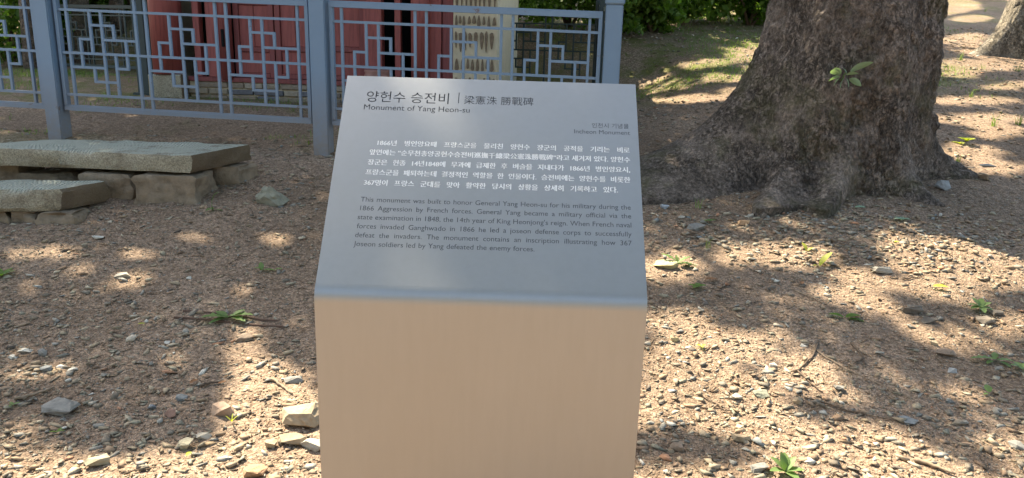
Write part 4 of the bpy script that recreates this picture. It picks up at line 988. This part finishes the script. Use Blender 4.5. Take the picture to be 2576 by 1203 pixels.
# height of the slab's top: block bottom corner sits at px 514, slab's front top corner at px 391
dd_ = float(fr[1]); 
def z_at(px_, py_, y): r_ = ray(px_, py_); return float((CAM+r_*(y/r_[1]))[2])
zt1 = z_at(481, 391, dd_+.02); zt1b = z_at(465, 435, dd_+.02); th1 = zt1-zt1b
slab_px = [(481, 391), (630, 363), (151, 348), (-160, 366), (-120, 368)]
M['block'] = mat_stone('weathered_block_stone', (.235, .18, .125), .95, 14, .03)
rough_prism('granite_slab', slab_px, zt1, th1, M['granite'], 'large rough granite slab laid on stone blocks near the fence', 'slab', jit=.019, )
def block(px0, px1, pyb, ztop_, depth, label, y_off=.05, tint='block', back_off=0.0, skew=.02):
    a = at(px0, pyb); b = at(px1, pyb); ya = (a[1]+b[1])/2; 
    r0_, r1_ = ray(px0, pyb), ray(px1, pyb); x0 = CAM[0]+r0_[0]*(a[1]/r0_[1]); x1 = b[0]
    gz = min(float(ground(x0, a[1])), float(ground(x1, b[1])))-.06
    pts = [(x0, a[1]), (x1, b[1]), (x1+.03, b[1]+depth), (x0+skew, a[1]+depth)]
    return rough_poly('stone_block', pts, ztop_, ztop_-gz, M[tint], label, 'block', .026, group='stone blocks under the granite slabs', step=.035)
zu = zt1-th1-.004
block(342, 492, 512, zu-.012, .24, 'squared stone block under the right corner of the large slab')
block(196, 332, 500, zu-.020, .20, 'long stone block under the middle of the large slab')
block(60, 190, 470, zu-.055, .22, 'lower broken block under the large slab, behind the small slab')
block(-70, 52, 462, zu-.004, .22, 'mossy stone block under the left of the large slab')
p = wld(0, 0)
# right rear support in deep shade
a_ = at(560, 462); rough_poly('stone_block', [(a_[0]-.16, a_[1]), (a_[0]+.12, a_[1]-.02), (a_[0]+.16, a_[1]+.18), (a_[0]-.12, a_[1]+.2)], zu-.006, .26, M['block'], 'dark stone block under the rear right end of the large slab', 'block', .024, group='stone blocks under the granite slabs')
# smaller slab in front
fr2 = at(150, 566); y2 = float(fr2[1]); zt2 = z_at(147, 478, y2+.03); th2 = zt2-z_at(158, 533, y2+.03)
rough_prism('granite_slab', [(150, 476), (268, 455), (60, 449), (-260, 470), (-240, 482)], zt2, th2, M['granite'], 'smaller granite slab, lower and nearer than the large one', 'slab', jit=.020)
zu2 = zt2-th2-.002
for x0, x1, yb, lb in ((92, 186, 566, 'broken stone block under the right end of the small slab'), (20, 90, 562, 'stone block in the middle below the small slab'), (-80, 18, 560, 'stone block under the small slab at the left edge')):
    a = at(x0, yb); b = at(x1, yb); gz = float(a[2])-.06
    rough_poly('stone_block', [(a[0], a[1]), (b[0], b[1]), (b[0]-.01, b[1]+.2), (a[0]+.01, a[1]+.2)], zu2-.006, zu2-gz, M['block'], lb, 'block', .028, group='stone blocks under the granite slabs', step=.03)

# ------------------------------------------------------------------ rusty strips, twigs
strip = empty('metal_channel', at(575, 808), 0, 'rusty metal channel of two thin strips sunk in the dirt', 'metal strip')
for (a, b), (c_, d_) in (((438, 800), (712, 824)), ((461, 784), (698, 808))):
    p, q = at(a, b), at(c_, d_); n = 6; o0 = np.array(strip.location)
    vs = []; fs = []
    for i in range(n+1):
        m_ = p+(q-p)*i/n; m_[2] = float(surf(m_[0], m_[1])); m_ = m_-o0
        for dy, dz in ((-.004, -.02), (-.004, .008), (.004, .008), (.004, -.02)): vs.append((m_[0], m_[1]+dy, m_[2]+dz))
    for i in range(n):
        for j in range(4): fs.append((i*4+j, i*4+(j+1) % 4, i*4+4+(j+1) % 4, i*4+4+j))
    fs += [(3, 2, 1, 0), (n*4, n*4+1, n*4+2, n*4+3)]
    mesh_obj('strip', vs, fs, M['rust'], strip)
def twig(paths, w, label, m='twig', cat='twig'):
    p0 = at(*paths[0][0]); root = empty('twig', p0, 0, label, cat, 'twigs lying on the ground')
    for pi, path in enumerate(paths):
        pts = []
        for (a, b), (c_, d_) in zip(path, path[1:]):
            for t in (0, .25, .5, .75): pts.append((a+(c_-a)*t+random.uniform(-1.5, 1.5), b+(d_-b)*t+random.uniform(-1.2, 1.2)))
        pts.append(path[-1]); P = []
        for i, (a, b) in enumerate(pts):
            q = at(a, b); r_ = w*mpp(q)/2; q[2] = float(surf(q[0], q[1]))+r_*.8+.003; P.append(q-p0)
        rad = [w*mpp(p0)/2*(1-.55*i/(len(P)-1)) for i in range(len(P))]
        tube('stem' if pi == 0 else 'side_shoot', P, rad, M[m], root, 6, .15, world=False)
    return root
twig([[(2059, 863), (2040, 905), (2007, 940), (2030, 965), (2069, 994)], [(2007, 940), (1988, 944)]], 6, 'forked grey branch lying in the right sun patch')
twig([[(2022, 854), (2075, 900), (2145, 938), (2220, 972), (2290, 1005)]], 4, 'long thin straight twig right of the forked branch', 'twigpale')
twig([[(2022, 1005), (2110, 1032), (2200, 1052), (2313, 1067)]], 5, 'long dark twig running under the flat blue stone')
twig([[(2142, 866), (2158, 885), (2172, 905), (2175, 922)], [(2172, 905), (2150, 918)]], 6, 'short crooked grey twig in the right shade')
twig([[(2300, 1160), (2345, 1178), (2401, 1199)]], 13, 'thick broken stick at the bottom right', 'twigpale', 'stick')
twig([[(1743, 984), (1790, 1012), (1825, 1034), (1857, 1032)]], 4, 'curved dark twig near the sign in the sun')
twig([[(668, 956), (690, 960), (712, 975), (736, 995)]], 9, 'short thick pale stick left of the sign', 'twigpale', 'stick')
twig([[(36, 1010), (80, 997), (137, 976)]], 10, 'thick weathered stick at the left edge', 'twigpale', 'stick')
twig([[(503, 974), (530, 967), (560, 962)]], 8, 'short dark stick above the left sun patch', 'twig', 'stick')
twig([[(311, 1199), (350, 1188), (394, 1182)]], 5, 'thin stick at the bottom edge, lower left')
twig([[(668, 1174), (690, 1160), (712, 1149)]], 4, 'thin dark twig across the stones by the sign')
twig([[(192, 1075), (200, 1090), (215, 1102)]], 4, 'small curved twig in the lower left gravel', 'twigpale')
twig([[(627, 600), (665, 588), (690, 572), (701, 556)]], 2.5, 'fine dark wiry twig below the pale rock')
twig([[(1997, 735), (2060, 762), (2131, 788)]], 4, 'pale straight twig below the upper sun patch', 'twigpale')
twig([[(1747, 1172), (1757, 1188), (1768, 1203)]], 5, 'short dark twig at the bottom by the sign')
twig([[(1722, 510), (1760, 500), (1800, 478), (1815, 462)], [(1760, 500), (1740, 488)]], 4, 'branching twig leaning on the left root')
twig([[(1695, 525), (1740, 512), (1780, 497)]], 3, 'thin grey twig below the left root', 'twigpale')
twig([[(150, 632), (172, 633), (200, 633)]], 4, 'short stick near the left sun flecks')
twig([[(2270, 708), (2300, 702), (2325, 700)]], 4, 'short dark twig in the bright patch at right')
twig([[(2360, 178), (2385, 176), (2410, 186)]], 3, 'thin curved twig on the slope right of the trunk', 'twigpale')

# ------------------------------------------------------------------ weeds, sprout, grass tufts, fallen leaves
def leaf_blade(L_, Wd, bend, fold=.25, lobes=0, n=8):
    vs = []; fs = []
    for i in range(n+1):
        t = i/n; w_ = Wd*.5*math.sin(math.pi*min(1, t*.92+.06))**.75*(1+(.35*((i % 2)*2-1) if lobes and 0 < i < n else 0)); x = L_*t; z = -bend*L_*t*t
        vs += [(x, -w_, z+fold*w_), (x, 0, z), (x, w_, z+fold*w_)]
    for i in range(n):
        a = i*3; fs += [(a, a+3, a+4, a+1), (a+1, a+4, a+5, a+2)]
    return vs, fs
def put_leaf(root, L_, Wd, yaw, pitch, base, m, bend=.25, lobes=0, name='leaf', roll=0.0):
    vs, fs = leaf_blade(L_, Wd, bend, .25, lobes); o = mesh_obj(name, vs, fs, M[m], root, smooth=True)
    o.rotation_euler = (roll, -pitch, yaw); o.location = base; return o
def weed(px_, py_, label, leaves, m='weed', cat='weed', name='weed', lift=.006, stem=None, at3=None):
    p = at(px_, py_) if at3 is None else np.asarray(at3, float)
    if at3 is None: p[2] = float(surf(p[0], p[1]))
    s_ = mpp(p); root = empty(name, p, 0, label, cat, 'green weeds growing on the bare ground' if name == 'weed' else None)
    if stem:
        tube('stem', [(0, 0, -.01)]+[(a*s_, 0, b*s_) for a, b in stem], .0022, M['weed'], root, 5, world=False)
    for (dx, dz, L_, wr, yaw, pit, lob) in leaves:
        put_leaf(root, L_*s_, L_*s_*wr, R(yaw), R(pit), (dx*s_, 0, lift+dz*s_), m, lobes=lob)
    return root
weed(575, 806, 'largest leafy weed growing between the rusty strips', [(0, 4, 62, .42, 195, 18, 1), (0, 6, 60, .36, 5, 18, 1), (-4, 4, 40, .5, 150, 25, 0), (6, 4, 46, .42, -25, 12, 1), (-6, 2, 44, .4, 225, 8, 0), (10, 8, 34, .5, 40, 30, 0)])
weed(4, 700, 'dark leafy weed cut by the left frame edge', [(0, 0, 34, .4, a, 35, 0) for a in (20, 70, 130, 190, 250, 320)], m='shrub')
weed(662, 682, 'small weed with two leaf groups left of the sign', [(-4, 0, 22, .6, 110, 60, 0), (0, 0, 30, .4, 5, 12, 0), (30, 2, 18, .6, 10, 20, 0), (-4, 2, 18, .5, 200, 30, 0)])
weed(537, 532, 'seedling with a curved stem beside the slab block', [(0, 4, 20, .7, 230, 5, 0), (4, 2, 28, .25, -10, 5, 0), (-2, 2, 14, .6, 120, 20, 0)], stem=[(-3, 14), (-2, 28), (4, 42), (14, 48)])
weed(1705, 672, 'pale lobed weed beside the mossy boulder near the sign', [(-6, 10, 40, .42, 160, 35, 1), (0, 6, 34, .45, 10, 40, 1), (6, 4, 40, .42, -10, 8, 1), (4, 2, 34, .4, 30, 12, 1), (0, 2, 26, .4, 100, 60, 1)])
weed(2062, 668, 'single tall leaf standing in the sun below the trunk', [(0, 0, 46, .42, 20, 58, 0), (-4, 0, 16, .5, 200, 20, 0)], m='yellow')
weed(2029, 632, 'short bright leaf left of the tall single leaf', [(0, 0, 24, .55, 120, 60, 0), (2, 0, 16, .5, 10, 45, 0)], m='yellow')
weed(2465, 780, 'rosette weed of four round leaves at right', [(0, 6, 30, .55, a, pp, 0) for a, pp in ((10, 35), (60, 45), (165, 22), (200, 12), (120, 50), (-30, 8), (-100, 5))])
weed(2500, 912, 'trailing weed with toothed leaves near the right edge', [(0, 6, 54, .3, 172, 12, 1), (0, 6, 30, .5, 60, 30, 1), (8, 4, 38, .4, -8, 14, 1), (14, 0, 28, .5, -60, 4, 0), (-4, 2, 24, .5, 210, 6, 0)])
weed(2568, 932, 'weed cut by the right frame edge', [(0, 4, 26, .6, a, 25, 0) for a in (30, 100, 170, 240, 300)])
weed(1974, 1188, 'upright weed with spoon shaped leaves at the bottom', [(0, 2, 46, .5, a, pp, 0) for a, pp in ((80, 62), (30, 55), (150, 50), (200, 25), (-20, 30), (110, 75), (-60, 12))])
weed(2128, 806, 'low dark green weed in the middle of the right shade', [(0, 4, 44, .5, 20, 15, 0), (-8, 4, 34, .6, 150, 18, 0), (8, 0, 40, .35, -5, 6, 1)], m='shrub')
weed(2487, 992, 'small heart leafed weed in the lower right shade', [(0, 4, 24, .8, 80, 40, 0), (0, 0, 14, .6, 190, 10, 0)])
weed(1755, 728, 'tiny dark weed in shade right of the sign', [(0, 2, 24, .6, a, 20, 0) for a in (15, 80, 170, 230)], m='shrub')
weed(2430, 364, 'bright clover like weed right of the trunk foot', [(0, 6, 22, .75, a, 35, 0) for a in (0, 50, 100, 160, 220, 300)]+[(-16, 0, 20, .7, a, 20, 0) for a in (20, 140, 260)], m='yellow')
weed(2349, 205, 'upright seedling close to the right side of the trunk', [(0, 16, 26, .42, 60, 75, 0), (0, 8, 22, .4, 10, 30, 0), (0, 8, 18, .4, 170, 35, 0)], stem=[(0, 10), (1, 22)])
weed(2350, 392, 'pair of small bright leaves at the right trunk foot', [(0, 2, 16, .6, 20, 30, 0), (0, 2, 18, .6, 150, 40, 0)], m='yellow')
weed(1745, 488, 'leafy weed growing from the left root', [(0, 4, 26, .6, 175, 20, 0), (0, 4, 24, .5, 60, 60, 0), (4, 4, 22, .5, 110, 65, 0), (8, 2, 22, .4, 20, 50, 0)])
weed(1786, 560, 'small weed on the gravel below the left root', [(0, 2, 16, .7, a, 20, 0) for a in (10, 90, 200)])
weed(2266, 560, 'low bluish weed under the front of the trunk', [(0, 2, 22, .5, a, 22, 0) for a in (5, 60, 120, 200, 330)], m='sprout')
weed(1764, 878, 'tiny yellow green weed right of the sign in sun', [(0, 2, 14, .6, a, 30, 0) for a in (30, 150, 270)], m='yellow')
weed(584, 1072, 'sprig of three fine green blades in the left sun patch', [(0, 0, 22, .18, a, 55, 0) for a in (30, 100, 170, 300)], m='yellow')
weed(34, 1024, 'tiny weed below the thick left stick', [(0, 2, 16, .5, a, 25, 0) for a in (30, 150, 270)])
weed(144, 1092, 'small dark weed in the lower left gravel', [(0, 2, 18, .4, a, 25, 0) for a in (10, 80, 200)], m='shrub')
def tuft(px_, py_, h, n, label, spread=.25):
    p = at(px_, py_); s_ = mpp(p); vs = []; fs = []
    for i in range(n):
        a = random.uniform(0, 2*math.pi); b0 = Vector((random.uniform(-1, 1)*h*spread*s_, random.uniform(-1, 1)*h*spread*s_, 0)); d = Vector((math.cos(a), math.sin(a), 0)); sd_ = Vector((-d.y, d.x, 0)); L_ = h*s_*random.uniform(.6, 1.1); w_ = .0032; lean = random.uniform(.15, .7); st = len(vs)
        for kx in range(4):
            t = kx/3; q = b0+d*L_*lean*t*t+Vector((0, 0, L_*t*(1-.25*lean*t))); ww = w_*(1-t*.9); vs += [tuple(q-sd_*ww), tuple(q+sd_*ww)]
        for kx in range(3): fs.append((st+kx*2, st+kx*2+1, st+kx*2+3, st+kx*2+2))
    o = mesh_obj('grass_tuft', vs, fs, M['grass'], None); o.location = Vector([float(c) for c in p]); return tag(o, label, 'grass tuft', 'grass tufts on the slope')
for a in ((2499, 318, 42, 12, 'tall thin grass tuft right of the trunk, mid slope'), (2566, 316, 34, 20, 'dense grass tuft at the right edge of the slope'), (2413, 152, 26, 9, 'grass tuft standing in the upper right sun band'),
          (2411, 408, 24, 8, 'small grass tuft behind the right root'), (2470, 175, 20, 8, 'thin grass tuft below the pale tree'), (2445, 245, 22, 10, 'grass tuft in the middle of the right slope'),
          (2560, 180, 26, 12, 'grass tuft below the pale tree at the right edge'), (1758, 524, 30, 7, 'few blades of grass beside the left root'), (1700, 228, 18, 14, 'grass on the bank above the fence shadow'),
          (1830, 78, 14, 18, 'grass along the top of the mossy bank'), (1925, 80, 20, 12, 'grass tuft on the bank next to the trunk'), (2478, 30, 16, 10, 'grass tuft high on the slope at upper right'), (1780, 625, 34, 5, 'few tall green blades at the edge of the root shade')): tuft(*a)
# short grass and moss blades on the slope and inside the fence
n_g = 150000; x = rng.uniform(-7, 6.5, n_g); y = rng.uniform(5.6, 13.5, n_g); mz = mossiness(x, y); gr_ = fbm(x*1.7, y*1.7, 3, 90)
ok = (mz*np.clip((gr_-.44)*7, 0, 1) > rng.random(n_g)*1.2); x, y = x[ok], y[ok]; a, b, _ = project(np.stack([x, y, ground(x, y)], -1)); ok = (a > -60) & (a < 2640) & (b > -30); x, y = x[ok], y[ok]; n_g = len(x)
hh_ = rng.uniform(.012, .045, n_g); an = rng.uniform(0, 2*np.pi, n_g); ln = rng.uniform(.2, .9, n_g)*hh_; wd = rng.uniform(.0018, .004, n_g)
B = np.stack([x, y, ground(x, y)-.002], -1); D_ = np.stack([np.cos(an), np.sin(an), 0*an], -1); Sd = np.stack([-np.sin(an), np.cos(an), 0*an], -1)
mid = B+D_*(ln*.3)[:, None]+np.array([0, 0, 1])*(hh_*.6)[:, None]; tip = B+D_*ln[:, None]+np.array([0, 0, 1])*hh_[:, None]
VV = np.stack([B-Sd*wd[:, None], B+Sd*wd[:, None], mid+Sd*(wd*.8)[:, None], mid-Sd*(wd*.8)[:, None], tip], 1).reshape(-1, 3); q = np.arange(n_g)[:, None]*5
tag(fast_mesh('grass', VV, np.concatenate([q+[0, 1, 2], q+[0, 2, 3], q+[3, 2, 4]]), M['grass']), 'short sparse grass on the slope and behind the fence', kind='stuff')
# sprout on the trunk
q = ray(2118, 190); lo_ = None
cen = np.array([tcx, tcy]); t = 1.0
while t < 12:
    p = CAM+q*t
    if math.hypot(p[0]-cen[0], p[1]-cen[1]) < R0+.035: break
    t += .01
sp_ = empty('leaf_sprout', p, 0, 'pale green leafy shoot growing from the middle of the trunk', 'sprout'); s_ = mpp(p)
for i, (dx, dz, L_, wr, yaw, rl, pit) in enumerate(((-8, 4, 40, .52, 200, .9, 18), (-10, -4, 34, .5, 190, .7, -6), (14, 10, 52, .40, -12, -.9, 36), (4, 2, 26, .5, -8, -.7, 20), (12, -8, 32, .6, -15, -.9, -20), (-3, -8, 26, .6, 215, .9, -48), (-16, -9, 24, .55, 205, .9, -34), (2, -6, 24, .5, -60, -.5, -50), (0, 6, 18, .45, 120, .3, 60), (-14, 8, 20, .5, 170, .8, 40))):
    put_leaf(sp_, L_*s_, L_*s_*wr, R(yaw), R(pit), (dx*s_, -.03-.004*i, dz*s_), 'sprout', roll=rl)
tube('stem', [(0, .05, -.04), (0, -.02, -.02), (-.004, -.035, .0), (.006, -.04, .02)], .004, M['weed'], sp_, 6, world=False)
def fallen(px_, py_, L_, wr, yaw, m, label):
    p = at(px_, py_); s_ = mpp(p); vs, fs = leaf_blade(L_*s_, L_*s_*wr, .12, .35); o = mesh_obj('fallen_leaf', vs, fs, M[m], smooth=True)
    o.location = (p[0]-L_*s_*.5*math.cos(R(yaw)), p[1], float(surf(p[0], p[1]))+.014); o.rotation_euler = (.15, -.12, R(yaw)); tag(o, label, 'leaf', 'fallen leaves')
fallen(2364, 728, 36, .45, -10, 'yellow', 'yellow green fallen leaf in the bright patch at right'); fallen(2256, 615, 14, .6, 10, 'yellow', 'small yellow leaf at the edge of the tree shade')
fallen(1790, 711, 34, .4, 10, 'dead', 'rust brown curled leaf right of the sign'); fallen(2020, 720, 24, .5, 60, 'dead', 'reddish dead leaf in the shade below the boulder')
fallen(484, 972, 26, .45, 70, 'dead', 'reddish dead leaf left of the short dark stick'); fallen(557, 972, 22, .4, 40, 'dead', 'orange brown leaf at the end of the short dark stick')
fallen(2455, 232, 18, .5, 5, 'yellow', 'orange yellow leaf on the slope at right'); fallen(355, 820, 16, .4, 15, 'yellow', 'small yellow leaf left of the rusty strips')
fallen(2165, 528, 30, .45, 5, 'sprout', 'pale green leaf lying on gravel below the trunk'); fallen(472, 1160, 20, .6, 80, 'yellow', 'pale folded leaf at the bottom of the left gravel')
print('COUNTS', cnt, 'leaves', NL, 'face', face_len, 'hh', hh, 'TY,TZ', TY, TZ)
